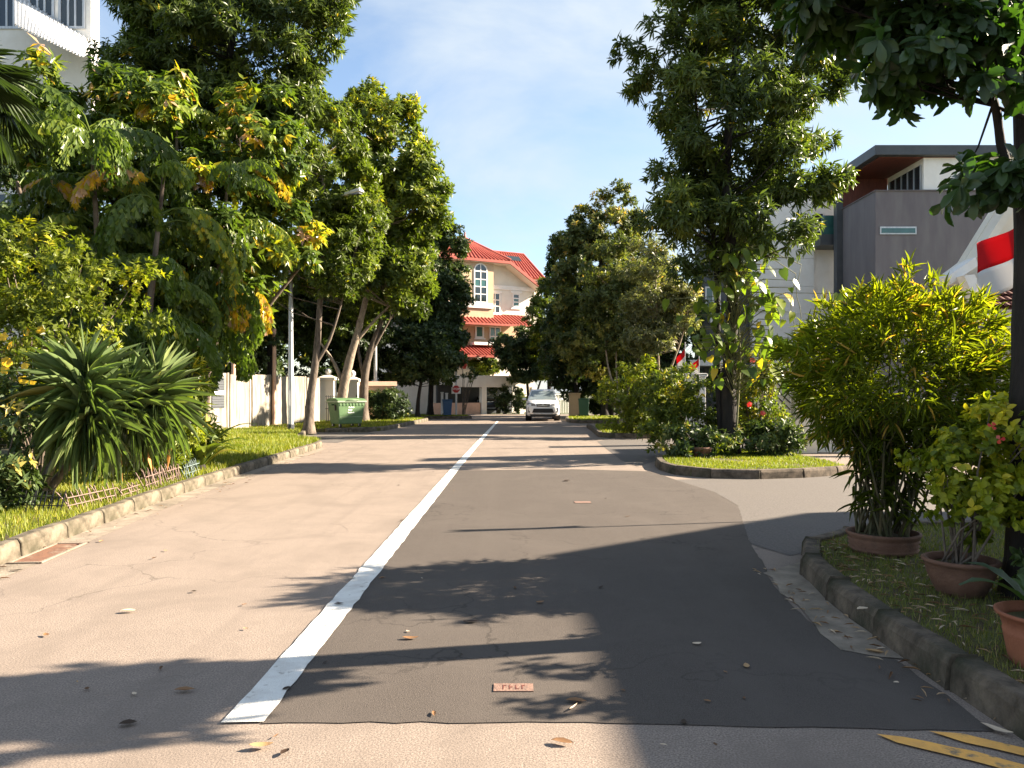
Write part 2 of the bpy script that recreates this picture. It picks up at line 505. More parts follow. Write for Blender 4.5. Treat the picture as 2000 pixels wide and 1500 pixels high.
G['shrub'] = leaf_mat('shrub_leaf', [(0, (.055, .07, .012)), (.5, (.13, .16, .02)), (.85, (.29, .29, .025)), (1, (.42, .36, .03))], .36, .38, .25)
G['sword'] = leaf_mat('sword_leaf', [(0, (0.057, 0.090, 0.032)), (.5, (0.133, 0.186, 0.070)), (.85, (0.253, 0.289, 0.108)), (1, (0.557, 0.275, 0.101))], .25, .30, .5)
G['bamboo'] = leaf_mat('bamboo_leaf', [(0, (.045, .058, .008)), (.5, (.105, .140, .014)), (.85, (.25, .29, .018)), (1, (.46, .30, .07))], .40, .36, .25, tmul=(1.9, 1.9, .4))
G['boug'] = leaf_mat('bougainvillea_leaf', [(0, (0.052, 0.072, 0.012)), (.5, (0.149, 0.186, 0.018)), (.85, (0.368, 0.360, 0.025)), (1, (0.529, 0.432, 0.040))], .38, .38, .25)
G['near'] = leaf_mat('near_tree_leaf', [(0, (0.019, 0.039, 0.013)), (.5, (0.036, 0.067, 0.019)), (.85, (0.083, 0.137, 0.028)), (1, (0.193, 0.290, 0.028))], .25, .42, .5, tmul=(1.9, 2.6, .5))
G['vine'] = leaf_mat('vine_leaf', [(0, (.050, .080, .016)), (.5, (.11, .16, .02)), (.85, (.26, .29, .02)), (1, (.46, .32, .03))], .42, .36, .4)
G['fern'] = leaf_mat('fern_leaf', [(0, (.035, .06, .012)), (.5, (.08, .12, .018)), (.9, (.18, .22, .03)), (1, (.3, .22, .05))], .35, .36, .4)
G['grass'] = leaf_mat('grass_blade', [(0, (.07, .095, .012)), (.5, (.17, .20, .018)), (.85, (.31, .29, .03)), (1, (.38, .28, .10))], .30, .5, .3)
G['grassd'] = leaf_mat('worn_grass_blade', [(0, (.08, .10, .022)), (.5, (.16, .18, .035)), (.85, (.27, .23, .08)), (1, (.42, .30, .17))], .28, .55, .3)
G['dry'] = leaf_mat('dry_leaf', [(0, (.035, .022, .014)), (.4, (.22, .11, .05)), (.75, (.46, .29, .14)), (1, (.68, .56, .42))], .15, .6, .3, tmul=(1, 1, 1))
G['yflower'] = leaf_mat('yellow_petal', [(0, (.70, .42, .01)), (1, (.80, .55, .02))], .3, .5, tmul=(1.2, 1.1, .8))
G['rflower'] = leaf_mat('red_petal', [(0, (.55, .03, .03)), (.6, (.65, .08, .03)), (1, (.62, .18, .16))], .3, .5, tmul=(1.3, 1, 1))
G['rcloth'] = leaf_mat('red_flag_cloth', [(0, (.62, .03, .035)), (1, (.62, .03, .035))], .45, .8, .1, tmul=(1.3, 1, 1))
G['wcloth'] = leaf_mat('white_flag_cloth', [(0, (.78, .76, .74)), (1, (.78, .76, .74))], .45, .8, .1, tmul=(1, 1, 1))

# ------------------------------------------------------------------ ground, roads
def sheet(name, pts, z, m, kind='structure', thick=0.0):
    b = MB()
    if thick: b.prism(pts, z - thick, z)
    else: b.poly([(x, y, z) for x, y in pts])
    o = b.build(name, m)
    o['kind'] = kind
    return o

sheet('ground', [(-900, -300), (900, -300), (900, 1600), (-900, 1600)], -0.03, M_FARG)
sheet('road', [(-5.6, -12), (12, -12), (12, 26), (4.4, 30), (4.4, 46), (60, 46), (60, 53.2), (-60, 53.2), (-60, 46), (-4.6, 46), (-5.4, 29), (-9, 28.3), (-9, 23.2), (-5.6, 22)], 0.0, M_OLD)
# dark resurfaced lane with a slightly uneven edge
rg = np.random.default_rng(5)
def wob(pts, a=0.012, step=0.25):
    out = []
    n = len(pts)
    for i in range(n):
        p, q = np.array(pts[i]), np.array(pts[(i + 1) % n])
        k = max(1, int(np.linalg.norm(q - p) / step))
        for j in range(k):
            out.append(tuple(p + (q - p) * j / k + rg.normal(0, a, 2)))
    return out
NEWP = [(-1.13, 3.48), (.2, 3.49), (1.2, 3.44), (2.13, 3.40), (2.15, 4.30), (2.06, 4.36), (1.92, 4.45), (1.95, 5.08), (2.0, 5.7), (2.10, 6.34), (2.16, 6.5), (2.36, 7.6), (2.60, 8.6), (3.0, 10.2), (3.05, 11.6), (2.80, 13.2), (2.66, 14.6), (1.2, 15.0), (-1.1, 14.8)]
sheet('resurfaced_lane', wob(NEWP, .006, .12), 0.005, M_NEW)
sheet('white_line', wob([(-1.315, 3.47), (-1.125, 3.48), (-1.075, 9.66), (-1.03, 15.5), (-.84, 30), (-.70, 40), (-.80, 40), (-.98, 30), (-1.19, 15.5), (-1.255, 9.66)], .004, .12), 0.010, M_PAINT)
sheet('yellow_line', wob([(1.59, 3.36), (1.70, 3.33), (1.93, 3.19), (2.14, 3.0), (2.40, 2.75), (2.36, 2.70), (2.08, 2.94), (1.87, 3.11), (1.64, 3.28)], .003, .08), 0.009, M_YEL)
sheet('yellow_line', wob([(1.84, 3.38), (1.97, 3.36), (2.16, 3.22), (2.40, 2.98), (2.36, 2.92), (2.11, 3.15), (1.93, 3.28)], .003, .08), 0.009, M_YEL)
sheet('gutter', wob([(2.1, 6.36), (2.02, 5.73), (1.97, 5.08), (1.90, 4.47), (2.06, 4.34), (2.22, 4.30), (2.25, 5.2), (2.36, 6.3), (2.55, 6.75)], .012, .15), 0.008, M_CONC)
sheet('driveway', [(2.55, 7.05), (2.36, 7.6), (2.60, 8.6), (3.0, 10.2), (3.05, 11.6), (2.80, 13.2), (5.9, 13.9), (12.5, 14.6), (12.5, 8.2), (4.4, 8.4), (3.3, 7.6)], 0.0045, M_DRIVE)
sheet('driveway', [(2.55, 15.6), (2.42, 17), (2.62, 23.6), (3.1, 24.6), (9, 25), (9, 19.5), (4, 18.6)], 0.0045, M_DRIVE)
sheet('driveway', [(-5.2, 22.9), (-5.1, 28.6), (-6.8, 29.2), (-12, 30.5), (-12, 24), (-7, 23.6)], 0.0045, M_DRIVE)
# grey paving strip across the left gutter
GL = [(-4.40, 6.3), (-4.60, 8.33), (-4.72, 9.41), (-4.88, 11.66), (-4.96, 13.98), (-5.15, 20.6), (-5.24, 22.0)]
sheet('gutter', [(-4.0, 3.0), (-4.12, 6.3), (-4.31, 8.33), (-4.44, 9.41), (-4.62, 11.66), (-4.73, 13.98), (-4.95, 20.6), (-5.3, 20.6), (-5.2, 13.98), (-5.1, 11.66), (-4.95, 9.41), (-4.8, 8.33), (-4.6, 6.3), (-4.3, 3.0)], 0.0045, M_CONC)

VERGE_Z = 0.13
def verge(name, poly, m=None, z=VERGE_Z):
    b = MB()
    b.prism(poly, -0.02, z)
    o = b.build(name, m or M_SOIL)
    o['kind'] = 'structure'
    return o

VL = [(-4.28, 2.0), (-4.55, 6.3), (-4.75, 8.33), (-4.87, 9.41), (-5.03, 11.66), (-5.11, 13.98), (-5.30, 20.4), (-5.42, 21.8), (-5.8, 22.5), (-6.65, 23.6), (-7.3, 26.5), (-7.6, 27.9), (-9.5, 28.4), (-24, 28.6), (-24, 2)]
verge('grass_verge', VL)
VL2 = [(-6.9, 29.0), (-6.2, 29.55), (-5.15, 30.0), (-5.0, 32), (-4.62, 38.8), (-4.6, 41.5), (-6, 42.5), (-30, 43), (-30, 31), (-9, 29.2)]
verge('grass_verge', VL2)
VL3 = [(-4.9, 43.9), (-2.75, 44.0), (-2.45, 44.6), (-2.7, 45.6), (-6, 46), (-30, 46), (-30, 43.6)]
verge('grass_verge', VL3)
VR1 = [(2.40, 2.2), (2.36, 3.3), (2.37, 4.2), (2.40, 5.2), (2.50, 6.1), (2.64, 6.75), (3.1, 7.4), (4.0, 7.9), (9.5, 8.0), (9.5, 2.2)]
verge('grass_verge', VR1)
VR2 = [(3.02, 14.55), (3.2, 13.75), (3.9, 13.42), (4.7, 13.48), (5.7, 13.95), (6.3, 14.4), (6.3, 18.6), (3.9, 18.5), (3.15, 16.2)]
verge('grass_verge', VR2)
VR3 = [(3.05, 25.9), (3.5, 25.3), (9, 25.3), (9, 33), (3.6, 33), (3.25, 30)]
verge('grass_verge', VR3)
VR4 = [(2.95, 38.6), (3.4, 37.6), (12, 37.2), (12, 45.6), (3.6, 45.6), (3.1, 43)]
verge('grass_verge', VR4)

# kerbs: each stone is an object
def kerb(pts, m, h=0.165, wd=0.15, step=0.9, left=True, seed=1, joint=0.022):
    """pts run along the road side; the stones lie on the verge side"""
    rgk = np.random.default_rng(seed)
    root = bpy.data.objects.new('kerb', None)
    COL.objects.link(root)
    root['kind'] = 'structure'
    p = [np.array(q, dtype=float) for q in pts]
    # resample
    seg = [np.linalg.norm(p[i + 1] - p[i]) for i in range(len(p) - 1)]
    tot = sum(seg)
    n = max(1, round(tot / step))
    def along(s):
        for i, l in enumerate(seg):
            if s <= l or i == len(seg) - 1:
                return p[i] + (p[i + 1] - p[i]) * min(1, s / l)
            s -= l
    for k in range(n):
        a, b = along(tot * k / n), along(tot * (k + 1) / n)
        d = (b - a) / np.linalg.norm(b - a)
        nn = np.array([-d[1], d[0]]) * (1 if left else -1)
        a2, b2 = a + d * joint / 2, b - d * joint / 2
        c = (a + b) / 2
        hh = h + rgk.normal(0, .004)
        off = rgk.normal(0, .004)
        prof = [(off, -0.05), (off + .012, hh * .72), (off + .035, hh), (off + wd, hh), (off + wd, -0.05)]
        b_ = MB()
        vs = [tuple(np.append(q + nn * o_ - c, z)) for q in (a2, (a2 * 2 + b2) / 3, (a2 + b2 * 2) / 3, b2) for (o_, z) in prof]
        vs = [(x + rgk.normal(0, .002), y + rgk.normal(0, .002), z + rgk.normal(0, .003)) for x, y, z in vs]
        fs = []
        for r_ in range(3):
            for i in range(5):
                f = (r_ * 5 + i, r_ * 5 + (i + 1) % 5, r_ * 5 + 5 + (i + 1) % 5, r_ * 5 + 5 + i)
                fs.append(f if not left else f[::-1])
        fs += [(0, 1, 2, 3, 4), (15, 16, 17, 18, 19)[::-1]]
        b_.add(vs, fs)
        o = b_.build('kerbstone', m, root, bevel=.012)
        o.location = (c[0], c[1], 0)
        me = o.data
    return root

kerb([(-4.12, 2.6), (-4.40, 6.3), (-4.60, 8.33), (-4.72, 9.41), (-4.88, 11.66), (-4.96, 13.98), (-5.15, 20.2), (-5.24, 21.5), (-5.66, 22.4), (-6.5, 23.5), (-7.14, 26.4), (-7.4, 27.8)], M_KERB, left=True, seed=3)
kerb([(-7.0, 28.9), (-6.2, 29.4), (-5.05, 29.85), (-4.88, 31.9), (-4.48, 38.8), (-4.45, 41.3), (-5.4, 42.4)], M_KERB, left=True, seed=4)
kerb([(-5.6, 43.75), (-4.6, 43.75), (-2.72, 43.85), (-2.3, 44.6), (-2.6, 45.75), (-5, 46.1)], M_KERBD, left=True, seed=5)
kerb([(2.20, 2.2), (2.19, 3.28), (2.20, 4.2), (2.22, 5.2), (2.33, 6.1), (2.47, 6.75), (2.75, 7.2), (3.1, 7.56), (4.0, 8.05), (6.5, 8.15)], M_KERBD, left=False, seed=6, step=.8)
kerb([(3.1, 16.6), (2.86, 15.4), (2.84, 14.5), (3.08, 13.6), (3.85, 13.25), (4.75, 13.3), (5.75, 13.78), (6.6, 14.4)], M_KERBD, left=True, seed=7)
kerb([(3.2, 33), (3.1, 30), (2.9, 25.9), (3.4, 25.15), (6, 25.1)], M_KERBD, left=True, seed=8)
kerb([(3.4, 45.6), (2.95, 43), (2.8, 38.6), (3.3, 37.45), (6, 37.1)], M_KERBD, left=True, seed=9)

# ------------------------------------------------------------------ grass
def inside(poly, x, y):
    c = np.zeros(len(x), dtype=bool)
    n = len(poly)
    for i in range(n):
        x1, y1 = poly[i]
        x2, y2 = poly[(i + 1) % n]
        cond = ((y1 > y) != (y2 > y))
        xi = (x2 - x1) * (y - y1) / ((y2 - y1) if abs(y2 - y1) > 1e-9 else 1e-9) + x1
        c ^= cond & (x < xi)
    return c

def grass(label_name, poly, n, m, h=(.04, .09), wd=.006, seed=1, z=VERGE_Z, lim=None, patch=0.0):
    rgg = np.random.default_rng(seed)
    xs = [p[0] for p in poly]; ys = [p[1] for p in poly]
    x0, x1, y0, y1 = min(xs), max(xs), min(ys), max(ys)
    if lim: x0, x1, y0, y1 = max(x0, lim[0]), min(x1, lim[1]), max(y0, lim[2]), min(y1, lim[3])
    x = rgg.uniform(x0, x1, n * 3); y = rgg.uniform(y0, y1, n * 3)
    ok = inside(poly, x, y)
    if patch:
        f = np.sin(x * 2.3 + 1.1) * np.sin(y * 2.9 + .4) + np.sin(x * 5.1 + y * 3.7) * .6 + rgg.normal(0, .5, len(x))
        ok &= f > patch
    x, y = x[ok][:n], y[ok][:n]
    k = len(x)
    a = rgg.uniform(0, 2 * PI, k)
    hh = rgg.uniform(h[0], h[1], k)
    D = np.stack([np.cos(a) * .55, np.sin(a) * .55, np.ones(k) * rgg.uniform(.5, 1.2, k)], 1)
    N = np.stack([np.cos(a + rgg.normal(0, .6, k)), np.sin(a), -0.4 * np.ones(k)], 1)
    V, T, rr = cloud((np.array([(0, .5, 0), (0, -.5, 0), (.55, -.35, -.05), (.55, .35, -.05), (1, 0, -.25)], dtype=float), np.array([(0, 1, 2), (0, 2, 3), (3, 2, 4)])),
                     np.stack([x, y, np.full(k, z)], 1), D, N, hh, wd * (1 + .05 * np.maximum(y - 5, 0)), np.clip(rgg.normal(.5, .2, k) + .12 * np.sin(x * 1.7) * np.sin(y * 1.3), 0, 1))
    o = link('grass', np_mesh('grass', V, T, rr), None, m, 'stuff')
    return o
grass('', VL, 46000, G['grass'], (.04, .10), .008, 1, lim=(-9.5, -4, 3.5, 12))
grass('', VL, 40000, G['grass'], (.06, .16), .010, 2, lim=(-10.5, -4.8, 12, 28.2))
grass('', VL2, 14000, G['grass'], (.05, .12), .012, 3, lim=(-11, -4, 29, 42.5))
grass('', VL3, 4000, G['grass'], (.05, .12), .014, 4, lim=(-8, -2, 43, 46))
grass('', VR1, 26000, G['grassd'], (.02, .055), .005, 5, lim=(2.3, 5, 2.5, 8), patch=.0)
grass('', VR2, 20000, G['grass'], (.02, .06), .008, 6, patch=-.6)
grass('', VR3, 7000, G['grass'], (.04, .10), .012, 7, lim=(2.9, 7, 25, 33))
grass('', VR4, 6000, G['grass'], (.04, .10), .014, 8, lim=(2.9, 8, 37, 45))

# ------------------------------------------------------------------ trees
def crown_leaves(rg_, lobes, n, tuft, L, W, droop, sig, nclust, shell=.4, flush=0.0, tone=.42, spread=(.6, 1.45), tall=None):
    vol = np.array([l[3] * l[4] * l[5] for l in lobes]) ** .8
    pr = vol / vol.sum()
    which = rg_.choice(len(lobes), nclust, p=pr)
    lo = np.array(lobes, dtype=float)
    c0, cr = lo[which, :3], lo[which, 3:6]
    d = nrm(rg_.normal(0, 1, (nclust, 3)))
    rad = shell + (1 - shell) * np.sqrt(rg_.uniform(0, 1, nclust))
    cc = c0 + d * rad[:, None] * cr
    ctone = rg_.normal(0, .13, nclust)
    nt_ = max(1, n // tuft)
    ci = rg_.integers(0, nclust, nt_)
    off = nrm(rg_.normal(0, 1, (nt_, 3))) * (rg_.uniform(0, 1, nt_) ** .5)[:, None]
    s = sig if hasattr(sig, '__len__') else (sig, sig, sig * .75)
    tp = cc[ci] + off * np.array(s)
    outw = nrm((tp - c0[ci]) / cr[ci])
    ax = nrm(outw * .8 + nrm(off) * .7 + np.array([0, 0, .35]) + rg_.normal(0, .25, (nt_, 3)))
    # leaves round each tuft
    ti = np.repeat(np.arange(nt_), tuft)
    k = len(ti)
    A = ax[ti]
    ref = nrm(np.cross(A, rg_.normal(0, 1, (k, 3))))
    th = rg_.uniform(spread[0], spread[1], k)
    D = A * np.cos(th)[:, None] + ref * np.sin(th)[:, None]
    D[:, 2] -= droop * rg_.uniform(.4, 1.3, k)
    D = nrm(D)
    N = nrm(A + np.array([0, 0, .35]) + rg_.normal(0, .3, (k, 3)))
    P = tp[ti] + A * (rg_.uniform(-.3, .35, k) * L)[:, None]
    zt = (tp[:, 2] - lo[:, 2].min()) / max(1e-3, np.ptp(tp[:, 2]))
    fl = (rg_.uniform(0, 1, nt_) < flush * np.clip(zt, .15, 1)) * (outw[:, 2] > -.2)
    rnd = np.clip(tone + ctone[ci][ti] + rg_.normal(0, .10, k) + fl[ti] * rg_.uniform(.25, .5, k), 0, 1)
    yl = rg_.uniform(0, 1, k) < .006
    rnd[yl] = rg_.uniform(.9, 1, yl.sum())
    LL = L * rg_.uniform(.7, 1.2, k)
    WW = W * rg_.uniform(.75, 1.2, k)
    return P, D, N, LL, WW, rnd, cc

def stem_at(pts, z):
    for i in range(len(pts) - 1):
        if pts[i + 1][2] >= z or i == len(pts) - 2:
            a, b = Vector(pts[i]), Vector(pts[i + 1])
            t_ = (z - a.z) / max(1e-6, b.z - a.z)
            return a + (b - a) * max(0, min(1, t_))

def tree(name, label, cat, base, stems, lobes, m, n=12000, tuft=9, L=.2, W=.05, droop=.35, sig=.5, nclust=60, shell=.4, flush=0., tone=.42,
         bark=None, seed=1, group=None, tmpl=None, single=0, key=None, limbs=True, spread=(.6, 1.45), rings=0.0, limb_r=.022, dense=2.2):
    """base in the world; stems [(points, r0, r1)] and lobes in the world"""
    rg_ = np.random.default_rng(seed)
    root = thing(name, label, cat, base, 0, group)
    bv = Vector(base)
    P, D, N, LL, WW, rnd, cc = crown_leaves(rg_, lobes, int(n * dense), tuft, L, W, droop, sig, int(nclust * 1.5), shell, flush, tone, spread)
    tb = MB()
    for pts, r0, r1 in stems:
        pts = [Vector(p) - bv for p in pts]
        # smooth the stem with extra points
        fine, rad = [], []
        for i in range(len(pts) - 1):
            p0, p1, p2, p3 = pts[max(0, i - 1)], pts[i], pts[i + 1], pts[min(len(pts) - 1, i + 2)]
            for j in range(5):
                t_ = j / 5
                fine.append(0.5 * ((2 * p1) + (p2 - p0) * t_ + (2 * p0 - 5 * p1 + 4 * p2 - p3) * t_ * t_ + (3 * p1 - p0 - 3 * p2 + p3) * t_ ** 3))
        fine.append(pts[-1])
        nf = len(fine)
        for i in range(nf):
            t_ = i / (nf - 1)
            rr = r0 + (r1 - r0) * t_
            if fine[i].z < .5: rr *= 1 + .45 * (1 - max(0, fine[i].z) / .5) ** 2
            rr *= 1 + .04 * math.sin(i * 2.3 + seed) + (rings * (i % 2))
            rad.append(rr)
        tb.tube(fine, rad, 10)
    if limbs:
        sp = [s[0] for s in stems]
        for c in cc[:70]:
            best = min(sp, key=lambda s_: (Vector(s_[-1]) - Vector(c)).length)
            hd = math.hypot(c[0] - best[-1][0], c[1] - best[-1][1])
            z = min(c[2] - .35 * hd - .2, best[-1][2])
            a = stem_at(best, max(z, best[0][2] + .45 * (best[-1][2] - best[0][2])))
            b = Vector(c)
            mid = a.lerp(b, .5) + Vector((rg_.normal(0, .08), rg_.normal(0, .08), -.08 * (b - a).length))
            r_ = limb_r * (.6 + .12 * (b - a).length)
            tb.tube([a - bv, mid - bv, b - bv], [r_, r_ * .7, r_ * .25], 5, cap=False)
    tb.build('trunk', bark or M_BARK, root)
    if single:
        leaves(root, key or name, [tmpl or OVAL()], m, P, D, N, LL, WW, rnd, single, base, 'crown')
    else:
        V, T, rr = cloud(tmpl or KITE, P - np.array(base), D, N, LL, WW, rnd)
        link('crown', np_mesh('crown', V, T, rr), root, m)
    return root, rg_

# --- right side: mast tree on the grass island
tree('mast_tree', 'tall dark tree with a double trunk on the round grass island', 'tree', (4.9, 17.2, VERGE_Z - .02),
     [([(4.9, 17.2, .05), (4.86, 17.2, 1.8), (4.95, 17.2, 4), (4.8, 17.2, 6.5), (5.0, 17.2, 9), (5.1, 17.2, 11.5)], .19, .05),
      ([(4.78, 17.4, .05), (4.66, 17.4, 2.2), (4.62, 17.4, 4.5), (4.3, 17.4, 7), (4.0, 17.4, 9.3)], .09, .03)],
     [(5.0, 17.2, 8.2, 2.1, 1.9, 3.2), (3.5, 17, 8.9, .95, 1, 1.3), (6.6, 17.2, 8.0, 1.05, 1, 1.6), (4.4, 17, 5.9, 1.35, 1.2, 1.1), (6.2, 17, 6.4, .95, .9, .8), (4.9, 17.2, 11, 1.9, 1.5, 1.6), (3.35, 17, 7.3, .6, .6, .5), (5.3, 17, 5.2, 1.3, 1, .8), (3.7, 17, 5.3, .7, .7, .6), (4.6, 17, 4.5, 1.2, .9, .6), (5.9, 17, 4.8, .7, .7, .6)],
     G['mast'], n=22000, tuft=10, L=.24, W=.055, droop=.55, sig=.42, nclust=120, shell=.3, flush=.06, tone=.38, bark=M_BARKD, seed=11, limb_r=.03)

# --- right side: trees further along
tree('dense_tree', 'dense round dark tree with a brownish top behind the white car', 'tree', (5.4, 44.6, VERGE_Z),
     [([(5.4, 44.6, .05), (5.3, 44.6, 2), (5.2, 44.6, 6), (5.1, 44.6, 11)], .24, .06), ([(5.8, 44.6, .05), (6.1, 44.6, 2.2), (6.5, 44.6, 5)], .13, .05)],
     [(5.15, 44.6, 7.8, 2.8, 2.3, 5.0), (5.9, 44.6, 11.4, 1.8, 1.6, 2.1), (3.7, 44.6, 9.3, 1.2, 1.2, 2.2), (5.6, 44.6, 4.0, 2.4, 2.0, 1.8), (3.8, 44.6, 5.2, 1.6, 1.5, 2.4)],
     G['bronze'], n=28000, tuft=9, L=.27, W=.11, droop=.2, sig=.55, nclust=150, shell=.5, tone=.40, flush=.24, bark=M_BARKD, seed=12)
tree('dense_tree', 'dark narrow tree crowding the left flank of the round tree', 'tree', (4.2, 48, VERGE_Z*0),
     [([(4.2, 48, .05), (3.9, 48, 3), (3.5, 48, 9)], .16, .05)],
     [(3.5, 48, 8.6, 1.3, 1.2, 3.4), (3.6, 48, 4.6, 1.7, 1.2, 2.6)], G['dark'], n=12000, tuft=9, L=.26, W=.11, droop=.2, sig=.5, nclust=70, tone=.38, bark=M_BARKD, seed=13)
tree('creeper_tree', 'bright green leafy tree against the side of the red roofed house', 'tree', (2.6, 52.8, -.02),
     [([(2.6, 52.8, 0), (2.5, 52.8, 4), (2.4, 52.8, 8)], .16, .05)],
     [(2.2, 52.8, 7.0, 1.1, 1.0, 2.2), (2.5, 52.8, 4.5, 1.2, 1, 2)], G['light'], n=9000, tuft=9, L=.26, W=.11, droop=.3, sig=.45, nclust=50, tone=.4, bark=M_BARKD, seed=14)
tree('garden_tree', 'low spreading dark tree in front of the red roofed house', 'tree', (1.2, 54, 0),
     [([(1.2, 54, 0), (1.1, 54, 1.8), (.9, 54, 4.5)], .14, .05), ([(1.3, 54, 0), (1.9, 54, 2), (2.6, 54, 4)], .09, .04)],
     [(.5, 54, 4.7, 1.7, 1.5, 1.2), (2.2, 54, 4.1, 1.5, 1.4, 1.4), (1.0, 54, 3.2, 1.9, 1.4, .8)], G['dark'], n=11000, tuft=9, L=.26, W=.12, droop=.3, sig=.5, nclust=60, tone=.44, bark=M_BARKD, seed=15)
tree('slender_tree', 'slender pale leaved tree with forked thin trunks beside the green bush', 'tree', (5.35, 27.4, VERGE_Z),
     [([(5.35, 27.4, .05), (5.25, 27.4, 1.6), (5.2, 27.4, 3.2), (5.1, 27.4, 6.2)], .075, .025), ([(5.25, 27.4, 1.4), (5.75, 27.4, 2.6), (6.2, 27.4, 4.0), (6.3, 27.4, 5)], .05, .02)],
     [(5.05, 27.4, 5.2, 1.15, 1.0, 1.9), (6.0, 27.4, 4.6, .7, .7, 1.1), (4.9, 27.4, 3.3, .8, .8, .7)], G['pale'], n=6500, tuft=9, L=.2, W=.06, droop=.4, sig=.4, nclust=55, shell=.25, tone=.42, bark=M_BARKL, seed=16)
tree('slender_tree', 'thin multi-stemmed tree standing between the green bush and the round tree', 'tree', (4.75, 33.5, VERGE_Z),
     [([(4.75, 33.5, .05), (4.7, 33.5, 1.0), (4.2, 33.5, 2.6), (4.0, 33.5, 4.5)], .06, .03), ([(4.75, 33.5, .6), (5.1, 33.5, 1.6), (5.6, 33.5, 3.3)], .05, .02), ([(4.7, 33.5, .8), (4.55, 33.5, 2.6), (4.6, 33.5, 6)], .05, .02)],
     [(4.6, 33.5, 5.8, 1.5, 1.3, 2.4), (5.6, 33.5, 4.2, 1.1, 1, 1.3)], G['bronze'], n=9000, tuft=9, L=.22, W=.08, droop=.3, sig=.45, nclust=70, tone=.42, bark=M_BARKL, seed=17)

# --- left side
tree('tall_tree', 'tallest dark tree on the left reaching beyond the top of the view', 'tree', (-8.6, 20.5, VERGE_Z),
     [([(-8.6, 20.5, .05), (-8.5, 20.5, 3), (-8.2, 20.5, 6.5), (-7.6, 20.5, 10), (-7.2, 20.5, 13.2)], .20, .06)],
     [(-7.6, 20.5, 11.6, 2.3, 2.0, 2.6), (-5.3, 20.3, 10.9, .85, .9, 1.1), (-9.1, 20.5, 11.2, 1.3, 1.3, 1.4), (-6.3, 20.5, 9.4, 1.0, 1.2, 1.3), (-5.1, 20.3, 12.2, .9, .9, .9), (-9.7, 20.5, 9.3, 1.5, 1.3, 1.7), (-7.4, 20.5, 8.4, 1.8, 1.3, 1.7), (-5.6, 20.4, 8.6, .9, .9, 1.3), (-10.2, 20.5, 12.2, 1.0, 1, 1)],
     G['mast'], n=31000, tuft=10, L=.25, W=.06, droop=.55, sig=.45, nclust=150, shell=.35, flush=.10, tone=.42, bark=M_BARKD, seed=21)
tree('street_tree', 'mid green tree with a dark forked trunk standing before the gate', 'tree', (-7.25, 27.4, VERGE_Z),
     [([(-7.25, 27.4, .05), (-7.2, 27.4, 1.2), (-6.95, 27.4, 3.2), (-6.8, 27.4, 6), (-6.7, 27.4, 10)], .19, .05), ([(-7.1, 27.4, 2.4), (-6.5, 27.4, 3.4), (-6.0, 27.4, 5)], .08, .03)],
     [(-7.0, 27.4, 9.4, 1.9, 1.7, 2.9), (-6.3, 27.4, 6.4, 1.7, 1.6, 1.5), (-5.5, 28.5, 8.4, 1.0, 1.0, 1.4), (-8.4, 27.4, 6.2, 1.5, 1.2, 1.5)],
     G['light'], n=17000, tuft=9, L=.24, W=.085, droop=.35, sig=.45, nclust=110, shell=.4, flush=.16, tone=.36, bark=M_BARK, seed=22)
tree('street_tree', 'bright green tall tree with a leaning ringed trunk behind the green bin', 'tree', (-7.45, 33, VERGE_Z),
     [([(-7.45, 33, .05), (-7.25, 33, 1.6), (-6.95, 33, 3.0), (-6.55, 33, 4.4), (-6.0, 33, 7), (-5.3, 33, 12)], .25, .06), ([(-7.2, 33, 1.6), (-7.6, 33, 2.7), (-8.2, 33, 3.6)], .10, .04), ([(-6.7, 33, 3.7), (-6.0, 33, 4.5), (-5.3, 33, 5.2)], .08, .04)],
     [(-5.3, 33, 12.2, 2.0, 1.9, 2.6), (-4.6, 33, 9.0, 1.75, 1.8, 2.6), (-6.3, 33, 6.6, 2.0, 1.8, 1.6), (-4.4, 33, 6.2, 1.0, 1.2, 1.3), (-3.9, 33, 10.4, 1.1, 1.2, 1.3), (-6.6, 33, 12.6, 1.3, 1.2, 2.2), (-7.0, 33, 9.6, 1.4, 1.2, 1.6)],
     G['light'], n=26000, tuft=9, L=.27, W=.11, droop=.3, sig=.55, nclust=130, shell=.45, flush=.30, tone=.40, bark=M_BARKL, seed=23, rings=.06)
tree('street_tree', 'green tree with a grey forked trunk by the dark hedge', 'tree', (-7.15, 37, VERGE_Z),
     [([(-7.15, 37, .05), (-7.1, 37, 2.2), (-6.8, 37, 3.6), (-6.2, 37, 5.4), (-5.8, 37, 9)], .24, .06), ([(-7.1, 37, 2), (-7.4, 37, 3.6), (-7.5, 37, 5.5)], .10, .04), ([(-6.9, 37, 3.2), (-6.3, 37, 4.3), (-5.9, 37, 5.0)], .09, .04)],
     [(-5.9, 37, 8.6, 2.1, 1.9, 3.0), (-7.3, 37, 6.2, 1.6, 1.6, 1.4)], G['light'], n=13000, tuft=9, L=.27, W=.11, droop=.3, sig=.5, nclust=80, tone=.34, flush=.1, bark=M_BARK, seed=24)
tree('dense_tree', 'blackish green tree beside the left edge of the red roofed house', 'tree', (-4.8, 45, VERGE_Z),
     [([(-4.8, 45, .05), (-4.7, 45, 3), (-4.4, 45, 10)], .2, .06)],
     [(-4.4, 45, 7.6, 1.5, 1.6, 4.2), (-3.35, 45, 9.2, .95, 1, 2.5), (-3.6, 45, 5.6, 1.25, 1.2, 2.4), (-4.6, 45, 11.2, 1.3, 1.2, 1.0), (-4.6, 45, 4.6, 2.0, 1.8, 2.2), (-5.6, 45, 7.5, 1.4, 1.4, 3)], G['dark'], n=20000, tuft=9, L=.28, W=.12, droop=.35, sig=.5, nclust=110, shell=.5, tone=.30, bark=M_BARKD, seed=25)
